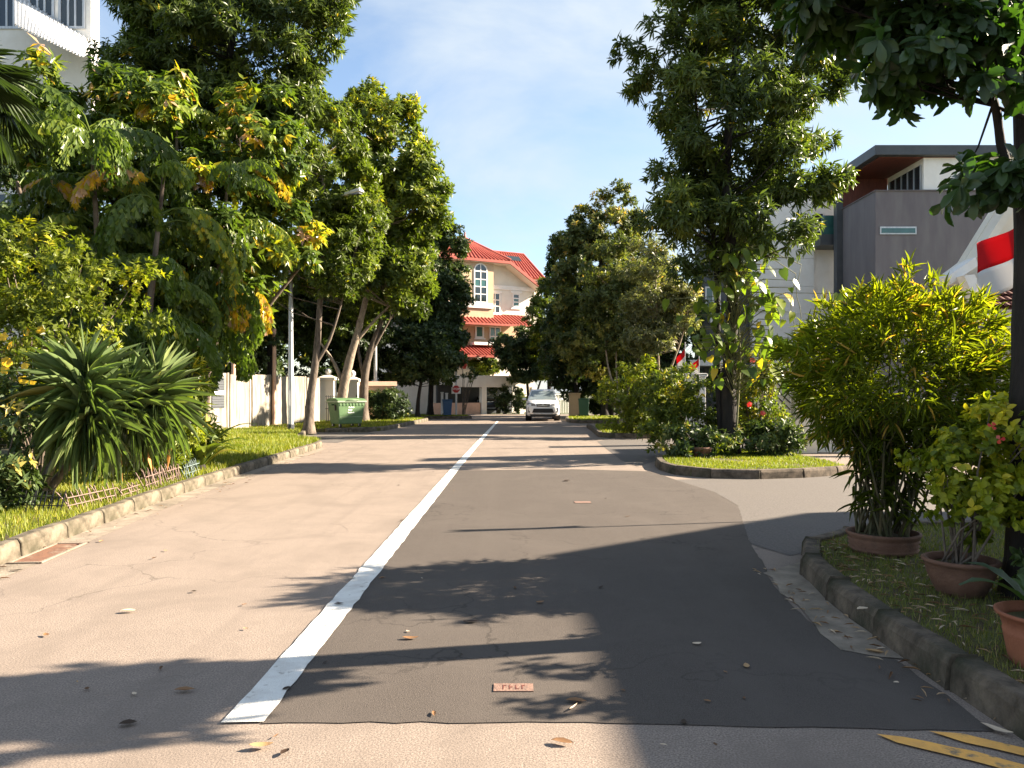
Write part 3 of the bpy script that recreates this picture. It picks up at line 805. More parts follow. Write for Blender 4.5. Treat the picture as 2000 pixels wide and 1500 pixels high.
tree('dense_tree', 'low dark tree spreading over the pavement beside the stop sign', 'tree', (-5.2, 42.2, VERGE_Z),
     [([(-5.2, 42.2, .05), (-5.1, 42.2, 1.5), (-4.6, 42.2, 4)], .14, .05)],
     [(-4.1, 42.2, 3.6, 1.5, 1.4, 1.5), (-5.6, 42.2, 3.6, 1.5, 1.4, 1.5)], G['dark'], n=9000, tuft=9, L=.24, W=.11, droop=.35, sig=.45, nclust=60, shell=.4, tone=.34, bark=M_BARKD, seed=26)
BT = [(-14.5, 33, 8.5, 'broad dark tree behind the stained wall at its left end', 31), (-11.6, 36.5, 9.5, 'straight trunked dark tree behind the middle of the stained wall', 32), (-9.6, 41, 9.0, 'dark tree behind the gatehouse pillars', 33), (-16.5, 26, 10.5, 'large dark tree filling the garden behind the fishtail palms', 34)]
for (x, y, h, lab, sd) in BT:
    tree('garden_tree', lab, 'tree', (x, y, VERGE_Z if y < 24 else 0.1),
         [([(x, y, .05), (x + .1, y, 3), (x, y, h * .9)], .2, .06)],
         [(x, y, h * .72, 2.6, 2.0, h * .30), (x + 1.2, y, h * .52, 1.8, 1.6, h * .18), (x - 1.4, y, h * .55, 1.7, 1.6, h * .2)],
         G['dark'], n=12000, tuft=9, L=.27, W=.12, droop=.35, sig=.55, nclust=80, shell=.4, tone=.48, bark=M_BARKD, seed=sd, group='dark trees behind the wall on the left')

tree('leafy_tree', 'broad tree of hanging leaves filling the left garden behind the yellow flowers', 'tree', (-9.3, 17.2, VERGE_Z),
     [([(-9.3, 17.2, .05), (-9.2, 17.2, 3), (-8.8, 17.2, 6.5)], .17, .06)],
     [(-9.4, 17.0, 4.2, 2.4, 1.3, 3.0), (-8.4, 17.0, 7.2, 1.9, 1.2, 1.5), (-10.6, 17, 7.4, 1.5, 1, 1.5), (-7.2, 17, 4.4, 1.4, 1.1, 2.2)], G['fish'], n=12000, tuft=8, L=.28, W=.10, droop=.9, sig=.45, nclust=80, shell=.45, tone=.46, flush=.1, bark=M_BARKD, seed=27)
tree('leafy_tree', 'tree of hanging dark leaves with orange ones near the leaning branch by the wall', 'tree', (-7.9, 19.3, VERGE_Z),
     [([(-7.9, 19.3, .05), (-7.7, 19.3, 2), (-7.0, 19.1, 4), (-6.5, 19, 7)], .12, .05), ([(-7.7, 19.2, 1.6), (-6.9, 19, 2.5), (-5.7, 18.9, 4.0), (-5.2, 18.9, 4.6)], .07, .03)],
     [(-6.9, 18.8, 5.2, 1.5, 1.2, 2.5), (-6.3, 18.8, 7.4, 1.2, 1.1, 1.6), (-5.7, 18.8, 5.0, .9, .9, 1.1), (-7.7, 18.8, 2.8, 1.2, 1, 1.3)], G['fish'], n=8000, tuft=8, L=.26, W=.11, droop=.9, sig=.4, nclust=80, shell=.4, tone=.5, flush=.18, bark=M_BARK, seed=28)
FT = [(7.4, 36.5, 'dark tree close behind the slender pale tree', 35, [(6.6, 36.5, 5.2, 1.7, 1.4, 3.2), (7.8, 36.5, 4, 1.6, 1.4, 2.6)]),
      (7.5, 46, 'dark tree far behind the round tree, nearest the grey house', 36, [(7.4, 46, 6, 2.2, 1.6, 3.6), (6.4, 46, 3, 1.8, 1.4, 2.2), (8.5, 46, 5, 2, 1.5, 3)]),
      (4.2, 49.5, 'dark tree at the far corner on the right behind the white car', 37, [(3.7, 49.5, 3.6, 1.7, 1.4, 2.2), (5.0, 49.5, 3.4, 1.5, 1.3, 2)]),
      (-8.6, 43, 'dark tree behind the hedge beside the farther lamp post', 38, [(-7.4, 43, 4.2, 2.0, 1.5, 3.2), (-9.6, 43, 4.6, 2.0, 1.5, 3.4)]),
      (-12.6, 31.5, 'low dark tree right behind the stained wall', 39, [(-11.6, 31.5, 4.6, 1.8, 1.4, 2.3), (-13.6, 31.5, 4.8, 1.9, 1.4, 2.5)])]
for (x, y, lab, sd, lb) in FT:
    tree('garden_tree', lab, 'tree', (x, y, .1), [([(x, y, .05), (x, y, 2.5), (lb[0][0], y, 5)], .16, .06)], lb, G['dark'], n=9000, tuft=9, L=.27, W=.12, droop=.35, sig=.5, nclust=70, shell=.45, tone=.42, bark=M_BARKD, seed=sd)

# ------------------------------------------------------------------ bushes
def bush(name, label, base, lobes, m, n, L, W, seed, single=0, tmpl=None, tone=.45, flush=.2, tuft=7, sig=.22, nclust=40, cat='bush', stems=7, droop=.2, key=None, bark=None, group=None, stem_r=.014):
    rg_ = np.random.default_rng(seed)
    root = thing(name, label, cat, base, 0, group)
    P, D, N, LL, WW, rnd, cc = crown_leaves(rg_, lobes, n, tuft, L, W, droop, sig, nclust, .35, flush, tone)
    low = P[:, 2] < base[2] + .01
    P[low, 2] = base[2] + .01 + .05 * rg_.uniform(0, 1, low.sum())
    b = MB()
    bv = Vector(base)
    for c in cc[:max(stems, 1) * 3]:
        a = Vector((rg_.normal(0, .06), rg_.normal(0, .06), -.02))
        e = Vector(c) - bv
        mid = a.lerp(e, .5) + Vector((rg_.normal(0, .05), rg_.normal(0, .05), .12 * e.length))
        b.tube([a, mid, e], [stem_r, stem_r * .75, stem_r * .35], 5, cap=False)
    b.build('stems', bark or M_BARK, root)
    if single:
        leaves(root, key or name, [tmpl or OVAL()], m, P, D, N, LL, WW, rnd, single, base, 'foliage')
    else:
        V, T, rr = cloud(tmpl or KITE, P - np.array(base), D, N, LL, WW, rnd)
        link('foliage', np_mesh('foliage', V, T, rr), root, m)
    return root, cc, rg_

def flowers(root, base, pts, m, r, seed, petals=5):
    rg_ = np.random.default_rng(seed)
    for p in pts:
        d = nrm(np.array([rg_.normal(0, .4), -1.0, rg_.uniform(-.1, .6)]))
        u = nrm(np.cross(d, [0, 0, 1])); v = np.cross(u, d)
        a = np.arange(petals) * 2 * PI / petals + rg_.uniform(0, 1)
        D = u * np.cos(a)[:, None] + v * np.sin(a)[:, None] + d * .25
        P = np.tile(np.array(p) - np.array(base), (petals, 1))
        V, T, rr = cloud(OBOV(.2), P, D, np.tile(d, (petals, 1)), np.full(petals, r), np.full(petals, r * .9), rg_.uniform(0, 1, petals))
        link('flower', np_mesh('flower', V, T, rr, True), root, m)

# --- left garden
B0 = (-6.9, 11.2, VERGE_Z)
rt, cc, rg_ = bush('flowering_shrub', 'tall yellow-flowered shrub at the far left behind the spiky plant', B0,
     [(-6.85, 11.2, 3.0, 1.1, .7, 1.0), (-7.2, 11.0, 1.9, .8, .7, 1.0), (-6.0, 11.6, 2.9, .7, .6, .7), (-6.6, 11.0, 2.2, .9, .6, .8), (-7.6, 11, 3.2, .8, .7, .8)],
     G['shrub'], 13000, .10, .045, 41, tone=.42, flush=.25, nclust=90, sig=.28, bark=M_BARK)
fl = [at(14, 708, 10.3), at(52, 648, 10.4), at(80, 645, 10.4), at(8, 658, 10.3), at(50, 714, 10.2), at(20, 676, 10.4), at(12, 706, 10.3), at(66, 744, 10.2), at(45, 743, 10.2), at(22, 790, 10.2), at(10, 722, 10.3), at(225, 740, 10.0)]
flowers(rt, B0, [tuple(p) for p in fl], G['yflower'], .065, 3)
bush('garden_shrub', 'small leaved light green bush right of the spiky plant', (-5.75, 11.9, VERGE_Z), [(-5.6, 11.9, 1.0, .75, .5, .75), (-5.35, 12.1, .6, .5, .4, .5)], G['shrub'], 4200, .09, .035, 42, tone=.5, flush=.3, nclust=40, sig=.2)
bush('garden_shrub', 'shrub of long narrow leaves in front of the stained wall', (-5.95, 13.6, VERGE_Z), [(-5.85, 13.6, 1.5, .55, .4, .5), (-5.6, 13.6, 1.0, .45, .4, .4)], G['light'], 1800, .24, .035, 43, tone=.45, flush=.3, nclust=30, tuft=11, sig=.18)
bush('garden_shrub', 'dark low plant at the left edge below the yellow flowers', (-6.1, 9.0, VERGE_Z), [(-6.2, 9.1, .8, .6, .5, .8), (-5.9, 8.8, .4, .35, .3, .35)], G['dark'], 2600, .13, .05, 44, tone=.55, nclust=30, sig=.2)
bush('garden_shrub', 'leafy shrub at the left edge beside the yellow-flowered one', (-8.9, 10.4, VERGE_Z), [(-8.8, 10.4, 1.1, .9, .7, 1.0), (-9.6, 10.2, .8, .8, .6, .8)], G['shrub'], 5000, .11, .05, 52, tone=.36, nclust=50, sig=.26)
bush('garden_shrub', 'dark undergrowth behind the spiky plant', (-6.6, 13, VERGE_Z), [(-6.6, 13, 1.0, 1.4, .6, 1.0), (-8.2, 12.4, 1.1, 1.2, .6, 1.1)], G['dark'], 6000, .16, .06, 45, tone=.5, nclust=60, sig=.3)

# spiky dracaena: every blade a part
DB = (-5.75, 9.75, VERGE_Z)
dr = thing('dracaena', 'big spiky plant of sword leaves behind the little picket edging', 'plant', DB)
heads = [((-5.38, 9.65, 1.52), 270, .80), ((-4.98, 9.95, 1.36), 230, .74), ((-4.72, 10.2, 1.46), 150, .76), ((-5.25, 9.55, 1.22), 130, .74)]
bs = MB()
rg_ = np.random.default_rng(51)
aP, aD, aN, aL, aW, aR = [], [], [], [], [], []
for (hx, hy, hz), nb, ln in heads:
    b0 = Vector((rg_.normal(-.18, .1), rg_.normal(0, .08), 0))
    e0 = Vector((hx, hy, hz)) - Vector(DB)
    bs.tube([b0, b0.lerp(e0, .5) + Vector((-.08, 0, .05)), e0], [.055, .045, .04], 8)
    for k in range(nb):
        t_ = k / nb                       # 0 upright young, 1 old hanging
        el = R(84) - t_ * R(158) + rg_.normal(0, .13)
        az = k * 2.399963 + rg_.normal(0, .15)
        d = np.array([math.cos(az) * math.cos(el), math.sin(az) * math.cos(el), math.sin(el)])
        n_ = np.array([-math.cos(az) * math.sin(el), -math.sin(az) * math.sin(el), math.cos(el)])
        aP.append(np.array([hx, hy, hz]) + d * .03 - np.array([0, 0, .16 * t_]))
        aD.append(d); aN.append(n_)
        aL.append(ln * rg_.uniform(.8, 1.1)); aW.append(.027 * rg_.uniform(.8, 1.2))
        aR.append(1.0 if t_ > .95 and rg_.uniform() < .35 else np.clip(.45 + rg_.normal(0, .15) - .05 * t_, 0, .9))
bs.build('stem', M_BARKL, dr)
leaves(dr, 'sword', [BLADE(.18), BLADE(.32), BLADE(.5)], G['sword'], np.array(aP), np.array(aD), np.array(aN), np.array(aL), np.array(aW), np.array(aR), 300, DB)

# cycad-like fern on the verge
def fern(name, label, base, nf, ln, wd, el0, seed, m, tilt=(0, 0), lobed=True, cat='plant'):
    rg_ = np.random.default_rng(seed)
    root = thing(name, label, cat, base)
    for k in range(nf):
        az = k * 2.4 + rg_.normal(0, .2)
        el = el0 * rg_.uniform(.45, 1.15)
        l = ln * rg_.uniform(.7, 1.1)
        nseg = 9
        V, T = [], []
        p = np.array([math.cos(az) * .04, math.sin(az) * .04, .04])
        e = el
        side = np.array([-math.sin(az), math.cos(az), 0])
        for i in range(nseg + 1):
            t_ = i / nseg
            wv = wd * (math.sin(PI * min(1, t_ * .92 + .06)) ** .7)
            if lobed: wv *= (1.0 if i % 2 else .72)
            up = np.array([-math.cos(az) * math.sin(e), -math.sin(az) * math.sin(e), math.cos(e)])
            wave = .04 * wd * math.sin(i * 2.1 + k)
            V += [p + side * wv + up * (wv * .25 + wave), p, p - side * wv + up * (wv * .25 - wave)]
            d = np.array([math.cos(az) * math.cos(e), math.sin(az) * math.cos(e), math.sin(e)])
            p = p + d * l / nseg
            e -= (el0 * 1.15 + .35) / nseg * (0.5 + t_)
        for i in range(nseg):
            a = i * 3
            for s in (0, 1):
                T += [(a + s, a + s + 1, a + 4 + s), (a + s, a + 4 + s, a + 3 + s)]
        o = link('frond', np_mesh('frond', np.array(V), np.array(T), np.full(len(V), np.clip(.5 + rg_.normal(0, .2), 0, 1)), True), root, m)
    c = MB()
    k_ = ln / .95; c.lathe([(.0, .16 * k_), (.05 * k_, .14 * k_), (.08 * k_, .07 * k_), (.09 * k_, -.03)], 10, smooth=True, jit=.1)
    c.build('crown_base', M_BARKD, root)
    return root
fern('nest_fern', 'broad leaved fern leaning over the left kerb', (-5.45, 13.4, VERGE_Z), 20, 1.25, .10, 1.15, 61, G['fern'])
fern('nest_fern', 'dull green fern growing in the orange pot', (2.69, 3.92, .36), 9, .42, .05, .85, 62, G['near'])
fern('strap_plant', 'small strap leaved plant beside the double trunk', (4.35, 16.4, VERGE_Z), 14, .5, .022, 1.1, 63, G['vine'], lobed=False)

# --- fishtail palms: each frond a part
def fish_palm(label, base, stems, nf, seed, ln=2.2, zlo=1.2, tone=.45, yellow=.1, azr=None, group=None):
    rg_ = np.random.default_rng(seed)
    root = thing('fishtail_palm', label, 'palm', base, 0, group)
    bv = np.array(base)
    tb = MB()
    for s in stems:
        tb.tube([Vector(q) - Vector(base) for q in s], [.09] + [.07] * (len(s) - 2) + [.03], 8)
    tb.build('stem', M_BARK, root)
    tm = FISH(.2)
    for k in range(nf):
        s = stems[k % len(stems)]
        zt = s[-1][2]
        z = zlo + (zt - zlo) * (.15 + .85 * rg_.uniform() ** .7)
        o_ = np.array(stem_at(s, z))
        az = k * 2.4 + rg_.normal(0, .4)
        if azr: az = rg_.uniform(*azr)
        el = R(rg_.uniform(20, 60)) if z < zt - .6 else R(rg_.uniform(45, 80))
        l = ln * rg_.uniform(.7, 1.15)
        pts, e, p = [], el, o_.copy()
        NS = 12
        for i in range(NS + 1):
            pts.append(p.copy())
            d = np.array([math.cos(az) * math.cos(e), math.sin(az) * math.cos(e), math.sin(e)])
            p = p + d * l / NS
            e -= R(rg_.uniform(9, 14))
        P, D, N, LL = [], [], [], []
        side = np.array([-math.sin(az), math.cos(az), 0])
        for i in range(3, NS + 1):
            t_ = i / NS
            fw = pts[i] - pts[i - 1]; fw = fw / np.linalg.norm(fw)
            for sg in (-1, 1):
                pl = .62 * l / 2.2 * math.sin(PI * (.18 + .72 * t_)) * rg_.uniform(.8, 1.1)
                q = pts[i].copy()
                pd = nrm(fw * .6 + side * sg * 1.0 + np.array([0, 0, -.15]))
                n1 = 6
                for j in range(1, n1 + 1):
                    q = q + pd * pl / n1
                    pd = nrm(pd + np.array([0, 0, -.26]))
                    for s2 in (-1, 1):
                        P.append(q); D.append(pd * .45 + np.cross(pd, [0, 0, 1]) * s2 * .55 + np.array([0, 0, -.75]) + rg_.normal(0, .15, 3))
                        N.append(side * sg * .6 + np.array([0, -.4, .8]) + rg_.normal(0, .3, 3)); LL.append(.145 * rg_.uniform(.7, 1.3))
        P, D, N, LL = np.array(P), np.array(D), np.array(N), np.array(LL)
        base_t = tone + rg_.normal(0, .1)
        if rg_.uniform() < yellow: base_t = rg_.uniform(.78, .97)
        rnd = np.clip(base_t + rg_.normal(0, .08, len(P)), 0, 1)
        V, T, rr = cloud(tm, P - bv, D, N, LL, LL * .75, rnd)
        b = MB()
        b.tube([Vector(q - bv) for q in pts[::2]], [.018] * 4 + [.012, .009, .006], 4, cap=False)
        Vr = np.array(b.v); Fr = np.array(b.f)
        Tr = np.concatenate([Fr[:, [0, 1, 2]], Fr[:, [0, 2, 3]]])
        V = np.concatenate([V, Vr]); T = np.concatenate([T, Tr + len(rr)]); rr = np.concatenate([rr, np.full(len(Vr), .55)])
        link('frond', np_mesh('frond', V, T, rr, False), root, G['fish'])
    return root
fish_palm('fishtail palm clump with drooping dark green fronds above the yellow flowers', (-7.6, 14.6, VERGE_Z),
          [[(-7.6, 14.6, .1), (-7.8, 14.6, 3), (-8.0, 14.6, 6.4)], [(-7.3, 14.8, .1), (-7.0, 14.8, 3), (-6.7, 14.8, 5.8)], [(-8.2, 14.9, .1), (-8.9, 14.9, 3), (-9.6, 14.9, 5.6)]], 62, 71, 2.0, 1.4, .50, .05)
fish_palm('fishtail palm with many yellow and orange fronds beside the tallest tree', (-7.0, 17.4, VERGE_Z),
          [[(-7.0, 17.4, .1), (-6.8, 17.4, 3), (-6.4, 17.4, 6.6)], [(-7.4, 17.6, .1), (-7.6, 17.6, 4), (-7.7, 17.6, 7.8)], [(-7.7, 17.2, .1), (-7.0, 17.2, 3), (-6.2, 17.2, 5.0)]], 56, 72, 1.9, 2.0, .52, .20)

# fan palm head at the top left corner
def fan_palm(label, base, top, nf, seed, rad=.8):
    rg_ = np.random.default_rng(seed)
    root = thing('fan_palm', label, 'palm', base)
    bv = np.array(base)
    tb = MB(); tb.tube([(0, 0, 0), tuple((np.array(top) - bv) * .5 + np.array([.1, 0, 0])), tuple(np.array(top) - bv)], [.13, .11, .09], 10)
    tb.build('trunk', M_BARK, root)
    for k in range(nf):
        az = k * 2.4; el = R(75) - k / nf * R(120)
        d = np.array([math.cos(az) * math.cos(el), math.sin(az) * math.cos(el), math.sin(el)])
        q = np.array(top) + d * rg_.uniform(.7, 1.0)
        up = np.array([-math.cos(az) * math.sin(el), -math.sin(az) * math.sin(el), math.cos(el)])
        side = np.cross(d, up)
        nb = 30
        a = np.linspace(-2.0, 2.0, nb)
        D = d * np.cos(a)[:, None] + side * np.sin(a)[:, None] - np.array([0, 0, .35])
        P = np.tile(q - bv, (nb, 1))
        V, T, rr = cloud(BLADE(.25), P, D, np.tile(up, (nb, 1)), np.full(nb, rad) * rg_.uniform(.85, 1.1, nb), np.full(nb, .032), np.clip(.3 + rg_.normal(0, .1, nb), 0, .8))
        b = MB(); b.tube([Vector(np.array(top) - bv), Vector(q - bv)], [.014, .01], 4, cap=False)
        Fr = np.array(b.f); Tr = np.concatenate([Fr[:, [0, 1, 2]], Fr[:, [0, 2, 3]]])
        V = np.concatenate([V, np.array(b.v)]); T = np.concatenate([T, Tr + len(rr)]); rr = np.concatenate([rr, np.full(len(b.v), .5)])
        link('frond', np_mesh('frond', V, T, rr), root, G['dark'])
    return root
fan_palm('dark fan palm at the top left corner of the view', (-9.8, 12.5, VERGE_Z), (-9.35, 12.5, 6.3), 24, 81, .8)

# --- right verge shrubs
bush('green_bush', 'bright green rounded bush overhanging the second grass patch on the right', (4.0, 25.9, VERGE_Z), [(3.9, 25.8, 1.5, 1.0, .9, .95), (4.7, 25.7, 1.7, .9, .8, .9), (3.6, 25.6, .7, .6, .6, .6), (4.4, 25.4, .9, .9, .7, .8)], G['shrub'], 12000, .13, .05, 91, tone=.42, flush=.3, nclust=70, sig=.3)
bush('green_bush', 'leafy shrub with upright stems left of the double trunk', (4.25, 18.1, VERGE_Z), [(3.75, 18.1, 1.5, .7, .6, .6), (4.2, 18.1, 1.1, .8, .6, .9), (3.5, 17.8, .6, .5, .5, .5)], G['light'], 7500, .12, .045, 92, tone=.46, flush=.25, nclust=60, sig=.26)
bush('low_shrub', 'low dark shrub at the foot of the double trunk, left side', (3.95, 16.6, VERGE_Z), [(3.85, 16.5, .45, .6, .45, .4), (4.5, 16.7, .4, .4, .4, .35)], G['dark'], 3500, .13, .055, 93, tone=.55, nclust=36, sig=.2)
bush('low_shrub', 'low dark shrub at the foot of the double trunk, right side', (5.75, 16.9, VERGE_Z), [(5.7, 16.8, .5, .7, .45, .42)], G['dark'], 3200, .13, .055, 94, tone=.55, nclust=36, sig=.2)
rt, cc, rg_ = bush('red_flowered_shrub', 'loose shrub with red flowers right of the double trunk', (5.7, 17.8, VERGE_Z), [(5.6, 17.8, 1.5, .75, .6, .9), (6.0, 17.8, 2.2, .5, .5, .5), (5.35, 17.7, 1.0, .5, .5, .6)], G['light'], 6000, .11, .05, 95, tone=.55, flush=.35, nclust=55, sig=.24)
flowers(rt, (5.7, 17.8, VERGE_Z), [tuple(at(*q)) for q in ((1470, 704, 17.2), (1515, 692, 17.2), (1535, 705, 17.2), (1515, 727, 17.2), (1464, 790, 17.2), (1490, 807, 17.2))], G['rflower'], .065, 9)

# climbing vine with big leaves: each leaf a part
VB = (4.95, 16.95, VERGE_Z)
vn = thing('climbing_vine', 'large leaved vine climbing the double trunk of the island tree', 'vine', VB)
rg_ = np.random.default_rng(97)
vb = MB()
aP, aD, aN, aL, aW, aR = [], [], [], [], [], []
for k in range(190):
    pxx = rg_.normal(1455, 55); pyy = rg_.uniform(470, 745)
    if k < 26: pxx, pyy = rg_.uniform(1350, 1420), rg_.uniform(540, 700)
    if 26 <= k < 40: pxx, pyy = rg_.uniform(1500, 1545), rg_.uniform(510, 690)
    q = np.array(at(pxx, pyy, 16.75 + rg_.normal(0, .25)))
    az = rg_.uniform(0, 2 * PI)
    aP.append(q); aD.append(np.array([math.cos(az) * .6, math.sin(az) * .6 - .2, -.9]) + rg_.normal(0, .2, 3))
    aN.append(np.array([math.cos(az) * .7, -.7, .6]) + rg_.normal(0, .3, 3))
    l = rg_.uniform(.15, .36); aL.append(l); aW.append(l * rg_.uniform(.55, .8)); aR.append(np.clip(rg_.normal(.38, .2), 0, .88) if rg_.uniform() > .08 else 1.0)
    tz = q[2] - .4
    vb.tube([Vector((4.92, 17.05, tz)) - Vector(VB), (Vector(q) + Vector((4.92, 17.05, tz + .5))) * .5 - Vector(VB), Vector(q) - Vector(VB)], [.012, .01, .007], 4, cap=False)
for k, zs in enumerate(((2.4, 4.1), (2.9, 4.3))):
    x = 6.15 + .12 * k
    ps = [Vector((x + .06 * math.sin(i * 1.3), 16.8, zs[0] + (zs[1] - zs[0]) * i / 6)) for i in range(7)]
    vb.tube([p - Vector(VB) for p in ps] + [Vector((5.1, 17, 4.9)) - Vector(VB)], [.008] * 8, 4, cap=False)
vb.tube([Vector((0, .1, 0)), Vector((.1, .02, 2)), Vector((.0, .05, 4.6))], [.025, .02, .015], 6, cap=False)
vb.build('stem', M_STEM, vn)
leaves(vn, 'vine', [HEART(.1), HEART(.25), HEART(.4)], G['vine'], np.array(aP), np.array(aD), np.array(aN), np.array(aL), np.array(aW), np.array(aR), 300, VB)

bush('undergrowth', 'tall dark undergrowth behind the stained wall', (-12.5, 38.5, .1), [(-16, 38, 2.2, 2.4, 1.2, 2.4), (-13, 38.5, 2.2, 2.4, 1.2, 2.4), (-10.2, 39.8, 2.0, 1.8, 1.0, 2.2), (-18.5, 36, 2.6, 2.2, 1.2, 2.8)], G['dark'], 18000, .28, .13, 48, tone=.42, nclust=130, sig=.5)
bush('undergrowth', 'dark leafy undergrowth below the round tree on the right', (6.4, 48.4, .0), [(4.6, 49.2, 1.3, 1.4, .8, 1.5), (6.6, 48.6, 1.4, 1.6, .9, 1.6), (9.0, 47.5, 1.5, 1.8, 1, 1.8)], G['dark'], 11000, .26, .12, 49, tone=.42, nclust=90, sig=.45)
bush('undergrowth', 'dark leafy undergrowth between the slender tree and the round tree', (7.0, 39.5, .1), [(6.6, 39.4, 1.2, 1.4, .9, 1.4), (8.4, 39, 1.4, 1.5, .9, 1.5), (9.6, 34.5, 1.4, 1.5, .9, 1.5)], G['dark'], 9000, .24, .11, 50, tone=.42, nclust=80, sig=.4)
yw = thing('gate_pillar', 'yellowish wall pillar beside the green bin on the right', 'pillar', (at(1122, 800, 45.4).x, 45.4, VERGE_Z))
b = MB(); b.box(-.32, .32, -.2, .2, 0, 1.25); b.build('shaft', M_TAN, yw, .01)
b = MB(); b.box(-.37, .37, -.25, .25, 1.253, 1.36); b.build('cap', M_TAN, yw, .02)
# hedge
bush('hedge', 'clipped dark hedge right of the green bin', (-6.3, 38.2, VERGE_Z), [(-6.7, 38.2, .8, .9, .6, .8), (-5.9, 38.2, .8, .8, .6, .8), (-6.3, 38.2, 1.2, 1.1, .55, .5)], G['dark'], 9000, .16, .07, 46, tone=.4, nclust=90, sig=.3, cat='hedge')

# ------------------------------------------------------------------ potted plants on the near right verge
def pot(name, label, loc, prof, m, rib=0, cat='plant pot', group=None):
    root = thing(name, label, cat, loc, 0, group)
    b = MB()
    b.lathe(prof, 36)
    b.build('pot_wall', m, root)
    ri = prof[-1][0] * .97
    s = MB()
    s.lathe([(0.001, prof[-1][1] - .0), (ri, prof[-1][1] - .005)], 24, smooth=False)
    s.build('potting_soil', M_SOIL, root)
    return root
pot('ribbed_pot', 'wide dark ribbed pot holding the bamboo', (3.2, 6.62, VERGE_Z), [(.25, 0), (.27, .02), (.278, .04), (.264, .05), (.282, .07), (.268, .082), (.286, .105), (.272, .115), (.29, .14), (.302, .16), (.297, .176), (.275, .176), (.265, .13)], M_TERRAD)
pot('flower_pot', 'weathered round terracotta pot holding the bougainvillea', (3.05, 5.22, VERGE_Z), [(.13, 0), (.148, .015), (.185, .085), (.213, .16), (.218, .205), (.228, .215), (.24, .225), (.24, .24), (.228, .248), (.21, .244), (.204, .20)], M_TERRAD)
pot('flower_pot', 'bright orange plastic pot with a fern at the right edge', (2.70, 3.86, VERGE_Z), [(.165, 0), (.178, .03), (.20, .15), (.203, .165), (.198, .17), (.215, .24), (.235, .245), (.24, .262), (.225, .265), (.205, .22)], M_TERRA)
pot('flower_pot', 'small red brown pot among the shrubs of the grass island', (4.02, 16.25, VERGE_Z), [(.14, 0), (.19, .16), (.21, .18), (.21, .22), (.18, .22), (.17, .16)], M_TERRAD)

# bamboo
BB = (3.2, 6.62, VERGE_Z + .15)
bm_ = thing('bamboo', 'dense potted bamboo clump with lit yellow green tips', 'bamboo', BB)
rg_ = np.random.default_rng(101)
cl = MB()
ctr = np.array([3.33, 6.62, 1.66])
tips = []
for k in range(46):
    a = rg_.uniform(0, 2 * PI); r0 = .24 * math.sqrt(rg_.uniform())
    d = nrm(rg_.normal(0, 1, 3)) * np.array([.95, .8, .75])
    tip = ctr + d * np.array([1, 1, 1]) * rg_.uniform(.7, 1.0)
    if tip[2] < .9: tip[2] = .9 + rg_.uniform(0, .5)
    b0 = np.array([r0 * math.cos(a), r0 * math.sin(a), 0])
    e = tip - np.array(BB)
    mid = b0 * .6 + e * .42 + np.array([0, 0, .28])
    ps = [Vector(b0), Vector(b0 * .9 + mid * .25 - np.array([0, 0, .02])), Vector(mid), Vector(e)]
    cl.tube(ps, [.013, .012, .009, .004], 5, cap=False)
    tips.append((ps, e))
cl.build('culm', mat('bamboo_culm', (.045, .052, .02), (.10, .075, .035), 0.7, 8), bm_)
n = 10500
P = np.zeros((n, 3)); D = np.zeros((n, 3)); N = np.zeros((n, 3))
d = nrm(rg_.normal(0, 1, (n, 3)))
rad = (.45 + .55 * rg_.uniform(0, 1, n) ** .5)
rad = rad * (1 + .13 * np.sin(d[:, 0] * 6 + 1) * np.sin(d[:, 2] * 7) + .10 * rg_.normal(0, 1, n) * (rg_.uniform(0, 1, n) < .3))
tufts = ctr + d * rad[:, None] * np.array([.90, .82, .74])
ti = rg_.integers(0, 620, n)
tc_, td = tufts[:620][ti], d[:620][ti]
P = tc_ + rg_.normal(0, .03, (n, 3))
low = P[:, 2] < .9
P[low, 2] = rg_.uniform(.9, 1.5, low.sum())
D = td * .75 + rg_.normal(0, .55, (n, 3)) + np.array([0, 0, .05])
N = np.array([0, 0, 1.0]) + rg_.normal(0, .45, (n, 3)) + td * .3
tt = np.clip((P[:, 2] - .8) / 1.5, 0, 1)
rnd = np.clip(.40 + .26 * tt + rg_.normal(0, .15, n), 0, .95)  # tone lightens with height: the sunlit top is put into the leaf colour
rnd[rg_.uniform(0, 1, n) < .035] = 1.0
# long lower leaves hanging round the culms, toned darker for the shade down there
m2 = 330
P2 = np.stack([3.2 + np.clip(rg_.normal(0, .17, m2), -.27, .27), 6.6 + np.clip(rg_.normal(-.05, .15, m2), -.25, .25), rg_.uniform(.48, 1.25, m2)], 1)
a = rg_.uniform(0, 2 * PI, m2)
D2 = np.stack([np.cos(a) * .7, np.sin(a) * .7, rg_.uniform(-.9, .5, m2)], 1)
N2 = np.stack([np.cos(a) * .5, np.sin(a) * .5, np.ones(m2)], 1)
P = np.concatenate([P, P2]); D = np.concatenate([D, D2]); N = np.concatenate([N, N2])
L_ = np.concatenate([rg_.uniform(.09, .19, n), rg_.uniform(.15, .27, m2)]); W_ = np.concatenate([rg_.uniform(.011, .020, n), rg_.uniform(.016, .026, m2)])
rnd = np.concatenate([rnd, np.clip(rg_.normal(.25, .1, m2), 0, 1)])
leaves(bm_, 'bamboo', [LANCE(.12), LANCE(.3)], G['bamboo'], P, D, N, L_, W_, rnd, 300, BB)

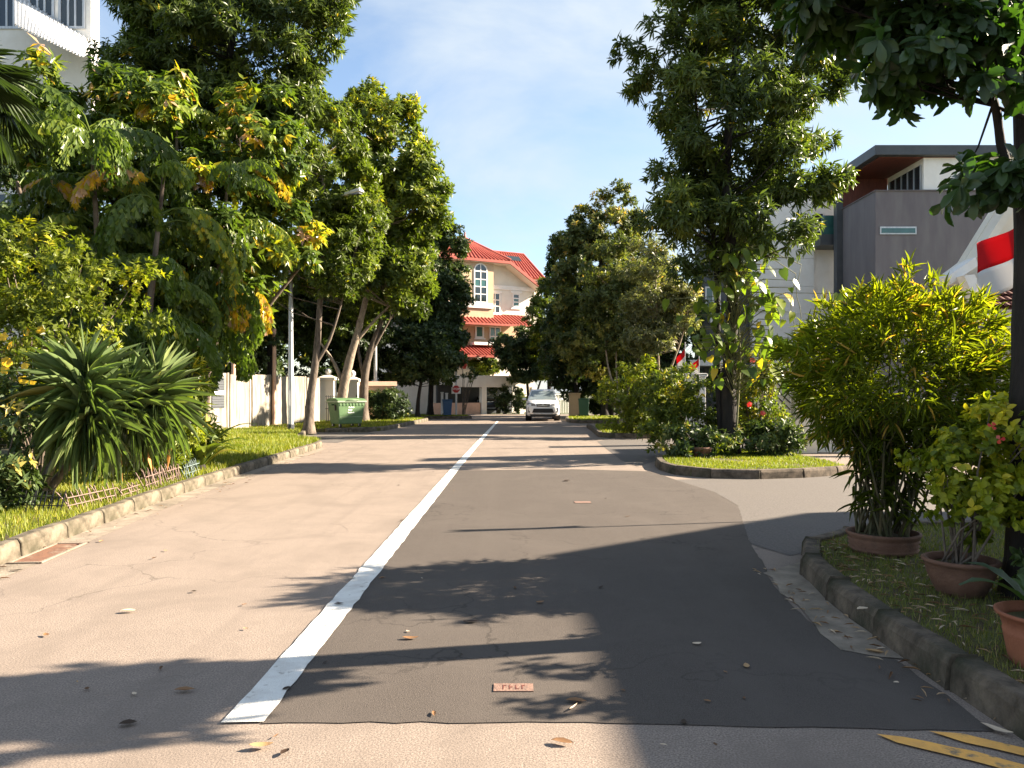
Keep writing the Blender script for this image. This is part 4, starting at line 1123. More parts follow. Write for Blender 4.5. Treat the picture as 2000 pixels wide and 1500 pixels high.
# bougainvillea
rt, cc, rg_ = bush('bougainvillea', 'yellow green bougainvillea bush spilling from the weathered round pot', (3.05, 5.22, VERGE_Z + .2),
     [(3.2, 5.2, 1.02, .46, .40, .36), (3.02, 5.05, .95, .30, .30, .30), (3.45, 5.2, 1.16, .42, .40, .42), (3.1, 5.0, .62, .34, .3, .22)],
     G['boug'], 5600, .058, .040, 111, single=300, tmpl=OVAL(.2), tone=.58, flush=.3, nclust=80, tuft=6, sig=.11, droop=.25, key='boug', stem_r=.009)
flowers(rt, (3.05, 5.22, VERGE_Z + .2), [tuple(at(*q)) for q in ((1938, 832, 4.85), (1953, 858, 4.85))], G['rflower'], .03, 12, 3)
bush('undergrowth', 'dark leafy undergrowth behind the orange pot at the right edge', (3.55, 4.6, VERGE_Z), [(3.6, 4.6, .45, .5, .4, .45), (3.4, 4.5, .3, .4, .3, .25), (3.85, 4.6, 1.5, .45, .5, .5)], G['dark'], 2600, .07, .045, 112, tone=.6, nclust=40, sig=.14, tmpl=OVAL(.2))

# near tree with big leaves
NT = (3.48, 5.15, VERGE_Z)
tree('near_tree', 'near tree at the right edge with a black trunk and large leaves overhead', 'tree', NT,
     [([(3.48, 5.15, .0), (3.48, 5.15, 1.2), (3.50, 5.15, 2.5), (3.48, 5.15, 4), (3.53, 5.15, 6.0)], .145, .085),
      ([(3.46, 5.12, 2.60), (3.2, 5.0, 3.05), (3.04, 4.9, 3.45), (2.65, 4.9, 4.0), (2.25, 4.9, 4.25)], .035, .012),
      ([(3.48, 5.15, 3.4), (3.05, 5.3, 4.0), (2.5, 5.4, 4.6)], .05, .015)],
     [(2.848, 5.1, 4.304, 0.845, 0.801, 0.49), (2.269, 5.0, 4.17, 0.445, 0.534, 0.338), (2.626, 4.9, 3.654, 0.374, 0.401, 0.223), (3.044, 4.9, 3.476, 0.231, 0.267, 0.214), (3.044, 4.9, 2.888, 0.24, 0.249, 0.134), (3.044, 4.9, 2.888, 0.24, 0.249, 0.134), (2.937, 4.9, 2.835, 0.196, 0.223, 0.107), (2.937, 4.9, 3.387, 0.214, 0.223, 0.142), (2.448, 4.9, 3.681, 0.356, 0.356, 0.223), (3.293, 5.2, 4.971, 1.157, 1.157, 0.534), (4.005, 4.9, 3.013, 0.445, 0.374, 0.267), (4.806, 5.0, 3.725, 0.445, 0.445, 0.267)],
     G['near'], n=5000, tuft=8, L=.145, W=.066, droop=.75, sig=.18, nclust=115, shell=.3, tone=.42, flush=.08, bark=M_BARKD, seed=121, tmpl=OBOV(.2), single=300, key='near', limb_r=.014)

# ------------------------------------------------------------------ left: garden edging
def edging(label, a, b, m, npk, h, seed, lean=.08, group='little picket edgings along the left garden bed'):
    rg_ = np.random.default_rng(seed)
    a, b = Vector((a[0], a[1], VERGE_Z)), Vector((b[0], b[1], VERGE_Z))
    root = thing('garden_edging', label, 'garden edging', a, 0, group)
    d = b - a
    nn = Vector((-d.y, d.x, 0)).normalized()
    for k in range(npk):
        q = d * (k + .5) / npk
        ln = rg_.normal(0, lean)
        t_ = q + Vector((0, 0, h * rg_.uniform(.9, 1.05))) + d.normalized() * ln * h * 2 + nn * rg_.normal(.1, .04)
        bm = MB()
        bm.tube([q - Vector((0, 0, .04)), q.lerp(t_, .88), t_], [.0075, .0075, .002], 4, smooth=False)
        bm.build('picket', m, root)
    for z in (.3, .68):
        bm = MB()
        bm.tube([Vector((0, 0, h * z)) + nn * .02, d + Vector((0, 0, h * z)) + nn * .05], .007, 4, smooth=False)
        bm.build('rail', m, root)
    return root
edging('black picket edging under the spiky plant, nearest of the row', (-5.75, 8.85), (-5.12, 8.72), M_BLACK, 11, .26, 1, .02)
edging('pinkish picket edging next to the black one, tilted', (-5.08, 8.8), (-4.98, 9.75), M_PINKP, 12, .24, 2, .12)
edging('pinkish picket edging collapsed in the middle of the row', (-5.0, 9.85), (-5.04, 10.5), M_PINKP, 10, .17, 3, .25)
edging('upright pinkish picket edging right of the collapsed one', (-5.04, 10.6), (-5.10, 11.3), M_PINKP, 13, .30, 4, .06)
edging('leaning pinkish picket edging before the pale blue one', (-5.10, 11.4), (-5.14, 12.0), M_PINKP, 12, .30, 5, .16)
edging('pale blue picket edging at the far end of the row', (-5.15, 12.1), (-5.20, 12.9), M_PALEB, 14, .28, 6, .07)

# drain cover by the left kerb
dc = thing('drain_cover', 'rusty red drain cover in the gutter by the left kerb', 'drain cover', (-4.33, 7.15, 0.006), R(96))
b = MB(); b.box(-.42, .42, -.14, .10, 0, .006); b.build('cover_plate', M_DIRTM, dc)
for y0, y1, x0, x1 in ((-.165, -.14, -.44, .44), (.10, .125, -.44, .44), (-.14, .10, -.445, -.42), (-.14, .10, .42, .445)):
    b = MB(); b.box(x0, x1, y0, y1, 0, .012); b.build('cover_frame', M_CONC, dc)
# small plates set in the road
pl = thing('marker_plate', 'small brick coloured plate set in the dark asphalt near the white line', 'marker plate', (gr(1003, 1346)[0], gr(1003, 1346)[1], .0065))
b = MB(); b.box(-.10, .10, -.05, .05, 0, .004); b.build('plate', M_BRICKP, pl)
for k in range(4):
    b = MB()
    x = -.055 + k * .032
    b.box(x, x + .006, -.028, .026, .004, .0055)
    b.box(x + .006, x + .018, (.014, -.004, -.028, .014)[k], (.026, .006, -.018, .026)[k], .004, .0055)
    b.build('lettering', M_BRNT, pl)
pl = thing('marker_plate', 'reddish plate set in the asphalt further up the right lane', 'marker plate', (gr(1138, 982)[0], gr(1138, 982)[1], .0065))
b = MB(); b.box(-.11, .11, -.08, .08, 0, .004); b.build('plate', M_BRICKP, pl)

# ------------------------------------------------------------------ fallen leaves
FLV = []
for j in range(5):
    rgx = np.random.default_rng(200 + j)
    pts, tri = OVAL(.05)
    pts = pts.copy()
    pts[:, 2] = .10 * np.abs(pts[:, 1]) * (1 if j % 2 else 2.2) + .16 * (pts[:, 0] - .5) ** 2 * (1 + j * .5) + rgx.normal(0, .012, len(pts)) + .02
    for v in (.02, .2, .45, .7, .95):
        me = np_mesh('fallen_leaf', pts, tri, np.full(len(pts), v), True); me.materials.append(G['dry'])
        FLV.append((v, me))
def fallen(px, py, l, v, label, rot=None, z=.008, wd=.42):
    x, y = gr(px, py, z)
    c = min(FLV, key=lambda q: abs(q[0] - v))
    pool = [q for q in FLV if q[0] == c[0]]
    o = bpy.data.objects.new('fallen_leaf', pool[int(px * 7 + py) % len(pool)][1])
    COL.objects.link(o)
    o.location = (x, y, z + .002)
    o.scale = (l, l * wd, l)
    o.rotation_euler = (0, 0, rot if rot is not None else (px * 1.7 + py) % 6.28)
    return tag(o, label, 'leaf', 'fallen leaves on the road')
fallen(905, 1216, .10, .02, 'dark curled leaf lying on the dark asphalt right of the white line', .1, wd=.5)
fallen(232, 1416, .075, .0, 'dark crumpled leaf in the shadow at the lower left', .3, wd=.7)
fallen(548, 1476, .055, .02, 'small dark pointed leaf below the end of the white line', 1.2, wd=.6)
fallen(486, 1462, .10, .75, 'long pale leaf below the end of the white line', .2)
fallen(235, 1195, .11, .9, 'pale yellow leaf on the left lane near the shadow edge', .1)
fallen(785, 1248, .10, .45, 'rusty leaf on the dark asphalt beside the white line', .05)
fallen(1105, 1370, .10, .5, 'reddish long leaf in the leafy shadow on the dark asphalt', -.1)
fallen(1112, 1390, .08, .95, 'whitish curled strip of leaf in the leafy shadow', 1.0, wd=.12)
fallen(1076, 1448, .10, .4, 'reddish brown leaf on the pale asphalt at the bottom', -.3)
fallen(1915, 1418, .13, .95, 'large whitish leaf against the right kerb', -.9, wd=.3)
fallen(1690, 1272, .10, .7, 'yellowish leaf at the corner of the concrete gutter', -.5)
fallen(1674, 1192, .09, 1., 'white leaf lying on the right kerb top', .4, z=.17, wd=.5)
fallen(340, 1350, .10, .4, 'rusty leaf in the long shadow on the left lane', .1)
fallen(372, 1156, .045, .0, 'small dark seed pod on the left lane', .2, wd=.8)
fallen(20, 1116, .09, .02, 'dark curled leaf beside the gutter at the left edge', .5)
fallen(740, 1130, .06, .35, 'brown curled leaf touching the right side of the white line', .6)
fallen(652, 1181, .07, .0, 'dark leaf lying on the white line', .3, z=.013)
fallen(1103, 940, .14, .02, 'dark leaf standing on the asphalt near the round island', 1.0, wd=.8)
rgx = np.random.default_rng(77)
for k in range(46):
    py = 830 + 640 * rgx.uniform() ** .8
    if rgx.uniform() < .5: px = rgx.uniform(1000, 1480)
    else: px = rgx.uniform(60, 900)
    x, y = gr(px, py)
    if x < -4.3 or x > 2.0: continue
    fallen(px, py, rgx.uniform(.025, .06) * (1 + .03 * y), rgx.choice([.02, .2, .45, .7, .95]), 'tiny dry leaf scattered on the open asphalt', rgx.uniform(0, 6), wd=rgx.uniform(.25, .6))
# leaf litter on the near verge and in the gutters
nL = 800
x = np.concatenate([rgx.uniform(2.4, 3.6, 640), rgx.uniform(1.95, 2.25, 70), rgx.uniform(-4.8, -4.1, 90)])
y = np.concatenate([rgx.uniform(3.2, 7.0, 640), rgx.uniform(3.5, 6.5, 70), rgx.uniform(6, 20, 90)])
z = np.concatenate([np.full(640, VERGE_Z + .02), np.full(70, .018), np.full(90, .012)])
x[710:] -= (y[710:] - 6) * .045
ok = np.concatenate([inside(VR1, x[:640], y[:640]), np.ones(160, dtype=bool)])
x, y, z = x[ok], y[ok], z[ok]
a = rgx.uniform(0, 2 * PI, len(x))
V, T, rr = cloud(LANCE(.1), np.stack([x, y, z], 1), np.stack([np.cos(a), np.sin(a), rgx.uniform(.0, .15, len(x))], 1), np.stack([rgx.normal(0, .2, len(x)), rgx.normal(0, .2, len(x)), np.ones(len(x))], 1),
                 rgx.uniform(.03, .11, len(x)), rgx.uniform(.005, .014, len(x)), rgx.uniform(.15, 1, len(x)))
link('leaf_litter', np_mesh('leaf_litter', V, T, rr, True), None, G['dry'], 'stuff')

# ------------------------------------------------------------------ street furniture
def street_lamp(label, loc, h, arm, seed=1, group=None):
    root = thing('street_lamp', label, 'street lamp', loc, R(-25), group)
    b = MB(); b.tube([(0, 0, 0), (0, 0, 1.6), (0, 0, h)], [.105, .10, .055], 8); b.build('pole', M_STEEL, root)
    b = MB(); b.lathe([(.0, .0), (.125, 0), (.125, .22), (.107, .24)], 8, smooth=False); b.build('base_sleeve', M_DGREY, root)
    b = MB(); b.box(-.05, .05, -.112, -.098, .9, 1.45); b.build('access_door', M_STEEL, root, .004)
    b = MB(); b.tube([(0, 0, h - .02), (arm * .15, 0, h + .12), (arm, 0, h + .28)], [.05, .045, .035], 8); b.build('arm', M_STEEL, root)
    hd = MB()
    hd.add([(arm - .1, -.10, h + .24), (arm - .1, .10, h + .24), (arm + .62, .15, h + .30), (arm + .62, -.15, h + .30), (arm - .1, -.07, h + .34), (arm - .1, .07, h + .34), (arm + .55, .10, h + .44), (arm + .55, -.10, h + .44)],
           [(0, 1, 2, 3), (4, 7, 6, 5), (0, 3, 7, 4), (1, 5, 6, 2), (0, 4, 5, 1), (3, 2, 6, 7)])
    o = hd.build('lamp_head', M_WHITE, root, .03)
    g = MB(); g.box(arm + .12, arm + .55, -.09, .09, h + .235, h + .262); g.build('lens', M_LAMPG, o)
    return root
lp = at(568, 838, 27.6)
street_lamp('nearer street lamp with its pole in front of the stained wall', (lp.x, 27.6, VERGE_Z), 7.95, 2.5)
street_lamp('farther street lamp rising behind the dark hedge', (at(733, 800, 40).x, 40, VERGE_Z), 8.2, 1.6)

# stained panel wall on the left
WA, WB = Vector((-10.85, 26.9, 0)), Vector((-9.0, 36.0, 0))
pw = thing('boundary_wall', 'stained white panel wall behind the nearer lamp post', 'wall', WA, math.atan2(WB.y - WA.y, WB.x - WA.x))
Lw = (WB - WA).length
npan = 6
for k in range(npan):
    x0, x1 = k * Lw / npan, (k + 1) * Lw / npan
    b = MB(); b.box(x0 + .13, x1 - .13, -.06, .06, 0, 2.22 - .04 * (k % 2)); b.build('panel', M_STAIN, pw, .008)
    b = MB(); b.box(x0 - .06, x0 + .06, -.05, .10, 0, 2.24); b.build('post', M_STAIN, pw, .008)
    b = MB(); b.box(x1 - .13, x1 - .06, .0, .05, 0.0, 2.1); b.build('joint', M_DGREY, pw)
    b = MB(); b.box(x0 + .06, x0 + .13, .0, .05, 0.0, 2.1); b.build('joint', M_DGREY, pw)
b = MB(); b.box(.45, 1.25, -.085, -.063, .95, 2.05); o = b.build('vent_panel', M_DGREY, pw)
for z in np.arange(1.0, 2.02, .09):
    s = MB(); s.add([(.47, -.10, z), (1.23, -.10, z), (1.23, -.085, z + .07), (.47, -.085, z + .07)], [(0, 1, 2, 3)]); s.build('louvre', M_DGREY, o)
b = MB(); b.box(.5, 1.2, -.13, -.088, 1.42, 1.58); b.build('letter_slot', M_WHITE, pw, .006)
# white end pillar of the wall
ep = thing('gate_pillar', 'white gate pillar at the near end of the stained wall', 'pillar', (-11.05, 26.2, 0))
b = MB(); b.box(-.35, .35, -.3, .3, 0, 2.45); b.build('shaft', M_WHITE, ep, .01)
b = MB(); b.box(-.42, .42, -.37, .37, 2.453, 2.60); b.build('cap', M_WHITE, ep, .02)
b = MB(); b.box(.352, .365, -.12, .02, .7, 1.9); b.build('slot', M_BLACK, ep)

# gatehouse pillars with ball lamps and a pink wall
def gate_pillar(label, x, y, h, r_=.16):
    root = thing('gate_pillar', label, 'pillar', (x, y, .1), 0, 'gate pillars with ball lamps')
    b = MB(); b.box(-.32, .32, -.32, .32, 0, h); b.build('shaft', M_CREAM, root, .01)
    b = MB(); b.box(-.40, .40, -.40, .40, h + .002, h + .12); b.add([(-.4, -.4, h + .12), (.4, -.4, h + .12), (.4, .4, h + .12), (-.4, .4, h + .12), (0, 0, h + .3)], [(0, 1, 4), (1, 2, 4), (2, 3, 4), (3, 0, 4)]); b.build('cap', M_CREAM, root)
    b = MB(); b.lathe([(.05, h + .22), (.05, h + .32)] + [(max(.002, r_ * math.sin(t_)), h + .42 - r_ * math.cos(t_)) for t_ in np.linspace(.3, PI, 10)], 16); b.build('ball_lamp', M_WHITE, root)
    return root
gate_pillar('left gate pillar with a ball lamp behind the dark trunk', -8.75, 36.6, 2.0)
gate_pillar('right gate pillar with a ball lamp behind the ringed trunk', -8.1, 39.0, 1.95)
pwall = thing('garden_wall', 'low salmon pink wall behind the green bin', 'wall', (-8.0, 39.2, .1), R(8))
b = MB(); b.box(.0, 2.0, -.1, .1, 0, 1.75); b.build('wall_body', M_PINK, pwall)
b = MB(); b.add([(-.1, -.2, 1.752), (2.1, -.2, 1.752), (2.1, .2, 1.752), (-.1, .2, 1.752), (-.1, 0, 1.98), (2.1, 0, 1.98)], [(0, 1, 5, 4), (3, 4, 5, 2), (0, 4, 3), (1, 2, 5), (0, 3, 2, 1)]); b.build('coping', M_PINK, pwall)
b = MB(); b.box(.9, 1.05, -.115, -.102, .8, 1.25); b.build('meter_box', M_BLACK, pwall)
ig = thing('iron_gate', 'small black ornamental iron gate left of the green bin', 'gate', (-8.35, 34.6, .13), R(60))
for k in range(9):
    b = MB(); b.bar((k * .12, 0, .08), (k * .12, 0, 1.25), .014); b.build('bar', M_BLACK, ig)
for z in (.1, .65, 1.2):
    b = MB(); b.bar((-.04, .03, z), (1.0, .03, z), .02); b.build('rail', M_BLACK, ig)

# thin poles behind the wall
for (px, y0, lab) in ((455, 28.8, 'thin brown pole behind the louvred panel of the wall'), (535, 31.5, 'short brown pole behind the middle of the wall')):
    q = at(px, 700, y0)
    pz = thing('garden_pole', lab, 'pole', (q.x, y0, 0), 0)
    b = MB(); b.tube([(0, 0, 0), (.02, 0, 2.5), (.02, 0, 4.9 if px < 500 else 4.1)], [.09, .08, .075], 8); b.build('shaft', M_PINK, pz)
    b = MB(); b.lathe([(.001, .04), (.085, .0), (.085, -.04)], 8, c=(.02, 0, 4.9 if px < 500 else 4.1)); b.build('cap', M_PINK, pz)

# wheeled bin
def dumpster(label, loc, rz):
    root = thing('wheeled_bin', label, 'bin', loc, rz)
    W2, D2, Ht = .62, .42, .98
    b = MB()
    bt, tp = (.50, .34), (.60, .42)
    def ring(w_, d_, z): return [(-w_, -d_, z), (w_, -d_, z), (w_, d_, z), (-w_, d_, z)]
    vs = ring(bt[0], bt[1], .16) + ring(.52, .36, .40) + ring(.57, .40, .80) + ring(tp[0], tp[1], .98)
    fs = [(3, 2, 1, 0)] + [(i * 4 + k, i * 4 + (k + 1) % 4, i * 4 + 4 + (k + 1) % 4, i * 4 + 4 + k) for i in range(3) for k in range(4)]
    b.add(vs, fs); b.build('body', M_BINSIDE, root, .03)
    # ribs under the rim
    for k in range(8):
        b = MB(); x = -.49 + k * .14; b.box(x - .035, x + .035, -.428, -.385, .86, .955); b.build('rib', M_BINSIDE, root, .01)
    b = MB(); b.box(-.645, .645, -.465, .46, .985, 1.04)
    b.build('rim', M_BINLID, root, .015)
    b = MB(); b.prism_x([(-.455, 1.042), (.44, 1.042), (.42, 1.10), (.1, 1.16), (-.3, 1.13), (-.455, 1.07)], -.63, .63); o = b.build('lid', M_BINSIDE, root, .015)
    b = MB(); b.tube([(-.25, -.47, 1.06), (-.25, -.50, 1.075), (.25, -.50, 1.075), (.25, -.47, 1.06)], .014, 6); b.build('handle', M_BINLID, o)
    for sx in (-1, 1):
        b = MB(); b.tube([(sx * .60, -.1, .9), (sx * .72, -.1, .9)], .03, 8); b.build('lifting_pin', M_BINSIDE, root)
        b = MB(); b.box(sx * .605 - .02, sx * .605 + .02, -.25, -.18, .68, .9); b.build('side_grip', M_BLACK, root)
        for sy in (-1, 1):
            b = MB()
            b.tube([(sx * .42 - .02, sy * .27, .09), (sx * .42 + .02, sy * .27, .09)], .088, 14, smooth=False)
            wv = b.build('wheel', M_TYRE, root)
            f = MB(); f.box(sx * .42 - .04, sx * .42 - .025, sy * .27 - .03, sy * .27 + .03, .07, .165); f.box(sx * .42 + .025, sx * .42 + .04, sy * .27 - .03, sy * .27 + .03, .07, .165); f.build('fork', M_STEEL, wv)
    # printed block of illegible white lettering on the front
    for z, (x0, x1) in ((.80, (-.13, .14)), (.70, (-.14, .06)), (.60, (-.15, .13))):
        b = MB()
        yb = -.357 - (z - .4) / .4 * .04
        for q in range(int((x1 - x0) / .035)):
            xx = x0 + q * .035
            b.box(xx, xx + .026, yb - .012, yb + .004, z - .025 - .006 * (q % 2), z + .03 - .012 * ((q * 7) % 3))
        b.build('lettering', M_PRINT, root)
    b = MB(); b.box(-.50, .50, -.372, -.355, .42, .436); b.build('moulding', M_BINLID, root)
    return root
dumpster('green wheeled refuse bin on the grass beside the kerb', (-6.45, 29.9, VERGE_Z + .01), R(42))

# drain cover etc done; blue bin, stop sign near the far corner
bb = thing('blue_bin', 'blue recycling bin beside the stop sign post', 'bin', (at(874, 815, 44.5).x, 44.3, VERGE_Z), R(10))
b = MB(); b.add([(-.21, -.22, .08), (.21, -.22, .08), (.21, .22, .08), (-.21, .22, .08), (-.27, -.28, .92), (.27, -.28, .92), (.27, .28, .92), (-.27, .28, .92)], [(3, 2, 1, 0), (0, 1, 5, 4), (1, 2, 6, 5), (2, 3, 7, 6), (3, 0, 4, 7), (4, 5, 6, 7)]); b.build('body', M_BLUE, bb, .02)
b = MB(); b.box(-.29, .29, -.31, .33, .925, .985); b.build('lid', M_BLUE, bb, .02)
for sx in (-1, 1):
    b = MB(); b.tube([(sx * .2, .2, .09), (sx * .25, .2, .09)], .09, 12); b.build('wheel', M_TYRE, bb)
gbx = thing('green_bin', 'dark green bin at the foot of the round tree beside the white car', 'bin', (at(1140, 805, 43.5).x, 43.5, VERGE_Z), R(-5))
b = MB(); b.add([(-.25, -.25, .08), (.25, -.25, .08), (.25, .25, .08), (-.25, .25, .08), (-.3, -.3, .98), (.3, -.3, .98), (.3, .3, .98), (-.3, .3, .98)], [(3, 2, 1, 0), (0, 1, 5, 4), (1, 2, 6, 5), (2, 3, 7, 6), (3, 0, 4, 7), (4, 5, 6, 7)]); b.build('body', mat('dark_green_plastic', (.012, .05, .03), None, .5), gbx, .02)
b = MB(); b.box(-.32, .32, -.33, .34, .985, 1.04); b.build('lid', MATS['dark_green_plastic'], gbx, .02)
for sx in (-1, 1):
    b = MB(); b.tube([(sx * .24, .22, .09), (sx * .29, .22, .09)], .09, 12); b.build('wheel', M_TYRE, gbx)

ss = thing('stop_sign', 'red octagonal stop sign on a pale post at the far corner', 'sign', (at(891, 815, 45).x, 45, VERGE_Z))
b = MB(); b.tube([(0, 0, 0), (0, 0, 3.05)], .055, 10); b.build('post', M_STEEL, ss)
zc = 1.5 - VERGE_Z + (767 - 760) / 1500 * 45
b = MB()
oc = [(.225 * math.cos(PI / 8 + k * PI / 4), zc + .225 * math.sin(PI / 8 + k * PI / 4)) for k in range(8)]
b.prism_y([(-.27, zc - .27), (.27, zc - .27), (.27, zc + .1), (-.27, zc + .1)], -.075, -.062); b.build('backing_board', M_WHITE, ss)
b = MB(); b.prism_y([(x * 1.08, zc + (z - zc) * 1.08) for x, z in oc], -.088, -.078); b.build('rim', M_WHITE, ss)
b = MB(); b.prism_y(oc, -.098, -.090); b.build('plate', M_SIGN, ss)
tcv = bpy.data.curves.new('lettering', 'FONT'); tcv.body = 'STOP'; tcv.size = .17; tcv.align_x = 'CENTER'; tcv.align_y = 'CENTER'; tcv.extrude = .002; tcv.offset = .004
tcv.materials.append(M_WHITE)
tob = bpy.data.objects.new('lettering_curve', tcv); tme = bpy.data.meshes.new_from_object(tob); bpy.data.objects.remove(tob)
to = link('lettering', tme, ss, M_WHITE); to.location = (0, -.102, zc); to.rotation_euler = (R(90), 0, 0)
ff = (at(892, 711, 45).x, 44.95, 3.05 + VERGE_Z)
# flowering branch tip above the post
rt, cc, rg_ = bush('orange_flowering_bush', 'orange and yellow flowers above the stop sign post', (at(905, 800, 46).x, 46.2, .13), [(at(905, 712, 46).x, 46.2, 3.3, .35, .3, .25), (at(915, 725, 46).x, 46.2, 2.6, .45, .4, .5)], G['dark'], 900, .14, .06, 131, tone=.5, nclust=14, sig=.2)
flowers(rt, (at(905, 800, 46).x, 46.2, .13), [(at(x, y, 45.8).x, 45.8, at(x, y, 45.8).z) for x, y in ((898, 710), (904, 706), (909, 713), (901, 715), (896, 705), (907, 717))], G['rflower'], .13, 14)

# white fence posts by the blue bin
for k, px in enumerate((862, 871)):
    q = at(px, 800, 47)
    o = MB(); o.box(-.07, .07, -.07, .07, 0, 1.5 - .05 * k); o.prism([(-.09, -.09), (.09, -.09), (.09, .09), (-.09, .09)], 1.502 - .05 * k, 1.56 - .05 * k)
    p_ = o.build('white_post', M_WHITE); p_.location = (q.x, 47.5 + VERGE_Z * 0, -.02)
    tag(p_, ('left' if k == 0 else 'right') + ' one of two short white posts behind the blue bin', 'post', 'white posts behind the blue bin')

# ------------------------------------------------------------------ cars
def car(name, label, loc, rz, paint):
    """front faces -Y; origin between the front and rear axles on the ground"""
    root = thing(name, label, 'car', loc, rz)
    st = [  # y, half width at sill, half width at belt, z sill, z belt(bonnet), roundness
        (-2.24, .62, .60, .42, .74), (-2.16, .80, .78, .30, .90), (-1.9, .875, .86, .26, .99), (-1.2, .895, .885, .26, 1.07), (-.95, .895, .89, .26, 1.10), (.4, .9, .895, .26, 1.10), (1.6, .9, .885, .28, 1.10), (2.1, .86, .83, .36, 1.08), (2.24, .74, .70, .48, .98)]
    V, Fc = [], []
    for y, ws, wb, zs, zb in st:
        zm = (zs + zb) / 2
        V += [(-ws * .9, y, zs), (-ws, y, zs + .08), (-ws * 1.0, y, zm), (-wb, y, zb - .10), (-wb * .93, y, zb - .02), (-wb * .5, y, zb + .025), (wb * .5, y, zb + .025), (wb * .93, y, zb - .02), (wb, y, zb - .10), (ws * 1.0, y, zm), (ws, y, zs + .08), (ws * .9, y, zs)]
    m_ = 12
    for i in range(len(st) - 1):
        for k in range(m_):
            Fc.append((i * m_ + k, i * m_ + (k + 1) % m_, (i + 1) * m_ + (k + 1) % m_, (i + 1) * m_ + k))
    Fc += [tuple(range(m_))[::-1], tuple(range((len(st) - 1) * m_, len(st) * m_))]
    b = MB(); b.add(V, Fc, True); b.build('body', paint, root)
    # cabin: roof and pillars
    rings = [(-1.12, .80, 1.10), (-.40, .66, 1.60), (-.15, .645, 1.655), (1.2, .64, 1.66), (1.75, .62, 1.62), (2.12, .72, 1.12)]
    b = MB()
    lo = [(-.83, -1.12, 1.08), (.83, -1.12, 1.08), (.82, 2.12, 1.08), (-.82, 2.12, 1.08)]
    up = [(-.645, -.36, 1.62), (.645, -.36, 1.62), (.63, 1.82, 1.62), (-.63, 1.82, 1.62)]
    b.add(lo + up, [(0, 1, 5, 4), (1, 2, 6, 5), (2, 3, 7, 6), (3, 0, 4, 7)])
    rf = [(-.60, -.24, 1.685), (.60, -.24, 1.685), (.59, 1.72, 1.685), (-.59, 1.72, 1.685)]
    b.add(up + rf, [(0, 1, 5, 4), (1, 2, 6, 5), (2, 3, 7, 6), (3, 0, 4, 7), (4, 5, 6, 7)])
    b.build('cabin', paint, root, .03)
    def lerp(p, q, t_): return tuple(p[i] + (q[i] - p[i]) * t_ for i in range(3))
    def pane(nm, a, bq, c, d, off, mm, ins=.07):
        cx = [sum(q[i] for q in (a, bq, c, d)) / 4 for i in range(3)]
        pts = [tuple(q[i] + (cx[i] - q[i]) * ins * 1.6 + off[i] for i in range(3)) for q in (a, bq, c, d)]
        x = MB(); x.poly(pts); x.add([tuple(p[i] - off[i] * .8 for i in range(3)) for p in pts], [(3, 2, 1, 0)]); return x.build(nm, mm, root)
    pane('windscreen', lo[0], lo[1], up[1], up[0], (0, -.012, .008), M_WIND, .06)
    pane('rear_window', lo[2], lo[3], up[3], up[2], (0, .012, .006), M_GLASS)
    pane('side_window', lo[1], lo[2], up[2], up[1], (.012, 0, .004), M_GLASS)
    pane('side_window', lo[3], lo[0], up[0], up[3], (-.012, 0, .004), M_GLASS)
    for sx in (-1, 1):
        b = MB(); b.tube([(sx * .585, -.05, 1.68), (sx * .585, .05, 1.74), (sx * .575, 1.5, 1.74), (sx * .575, 1.65, 1.68)], .02, 6); b.build('roof_rail', M_STEEL, root)
        b = MB(); b.lathe([(.001, -.07), (.10, -.05), (.12, .02), (.09, .07), (.001, .08)], 10, c=(0, 0, 0)); o = b.build('mirror', paint, root); o.location = (sx * .99, -.82, 1.14); o.scale = (1, .6, .9)
        g = MB(); g.box(-sx * .12 - .02, -sx * .12 + .02, -.03, .03, -.05, -.01); g.build('mirror_arm', M_BLACK, o)
        b = MB(); b.add([(sx * .40, -2.215, .80), (sx * .74, -2.13, .78), (sx * .83, -1.95, .86), (sx * .80, -1.93, .965), (sx * .60, -2.10, .93), (sx * .42, -2.19, .89)], [(0, 1, 5), (1, 4, 5), (1, 2, 3), (1, 3, 4)] if sx > 0 else [(5, 1, 0), (5, 4, 1), (3, 2, 1), (4, 3, 1)])
        o = b.build('headlight', M_LAMPG, root); so = o.modifiers.new('depth', 'SOLIDIFY'); so.thickness = .04; so.offset = 1
        b = MB(); b.box(sx * .68 - .10, sx * .68 + .10, -2.205, -2.12, .44, .53); b.build('fog_lamp', M_BLACK, root, .02)
        b = MB(); b.tube([(sx * .79, -2.165, .72), (sx * .80, -2.155, .62), (sx * .76, -2.17, .52)], .022, 5); b.build('bumper_slot', M_BLACK, root)
        for y in (-1.38, 1.32):
            b = MB(); b.tube([(sx * .70, y, .345), (sx * .915, y, .345)], .345, 24, smooth=False); wv = b.build('wheel', M_TYRE, root, .02)
            r_ = MB(); r_.tube([(sx * .90, y, .345), (sx * .922, y, .345)], .21, 16, smooth=False); r_.build('rim', M_STEEL, wv)
            b = MB(); b.tube([(sx * .60, y, .36), (sx * .903, y, .36)], .40, 20, smooth=False); b.build('wheel_arch', M_BLACK, root)
    b = MB(); b.prism_y([(-.37, .91), (.37, .91), (.34, .76), (-.34, .76)], -2.26, -2.17); b.build('grille', M_BLACK, root, .01)
    b = MB(); b.prism_y([(-.36, .875), (-.1, .845), (0, .875), (.1, .845), (.36, .875), (.34, .84), (.1, .815), (-.1, .815), (-.34, .84)], -2.275, -2.262); b.build('chrome_bar', M_CHROME, root)
    b = MB(); b.prism_y([(-.50, .66), (.50, .66), (.58, .44), (-.58, .44)], -2.27, -2.10); b.build('air_intake', M_BLACK, root, .01)
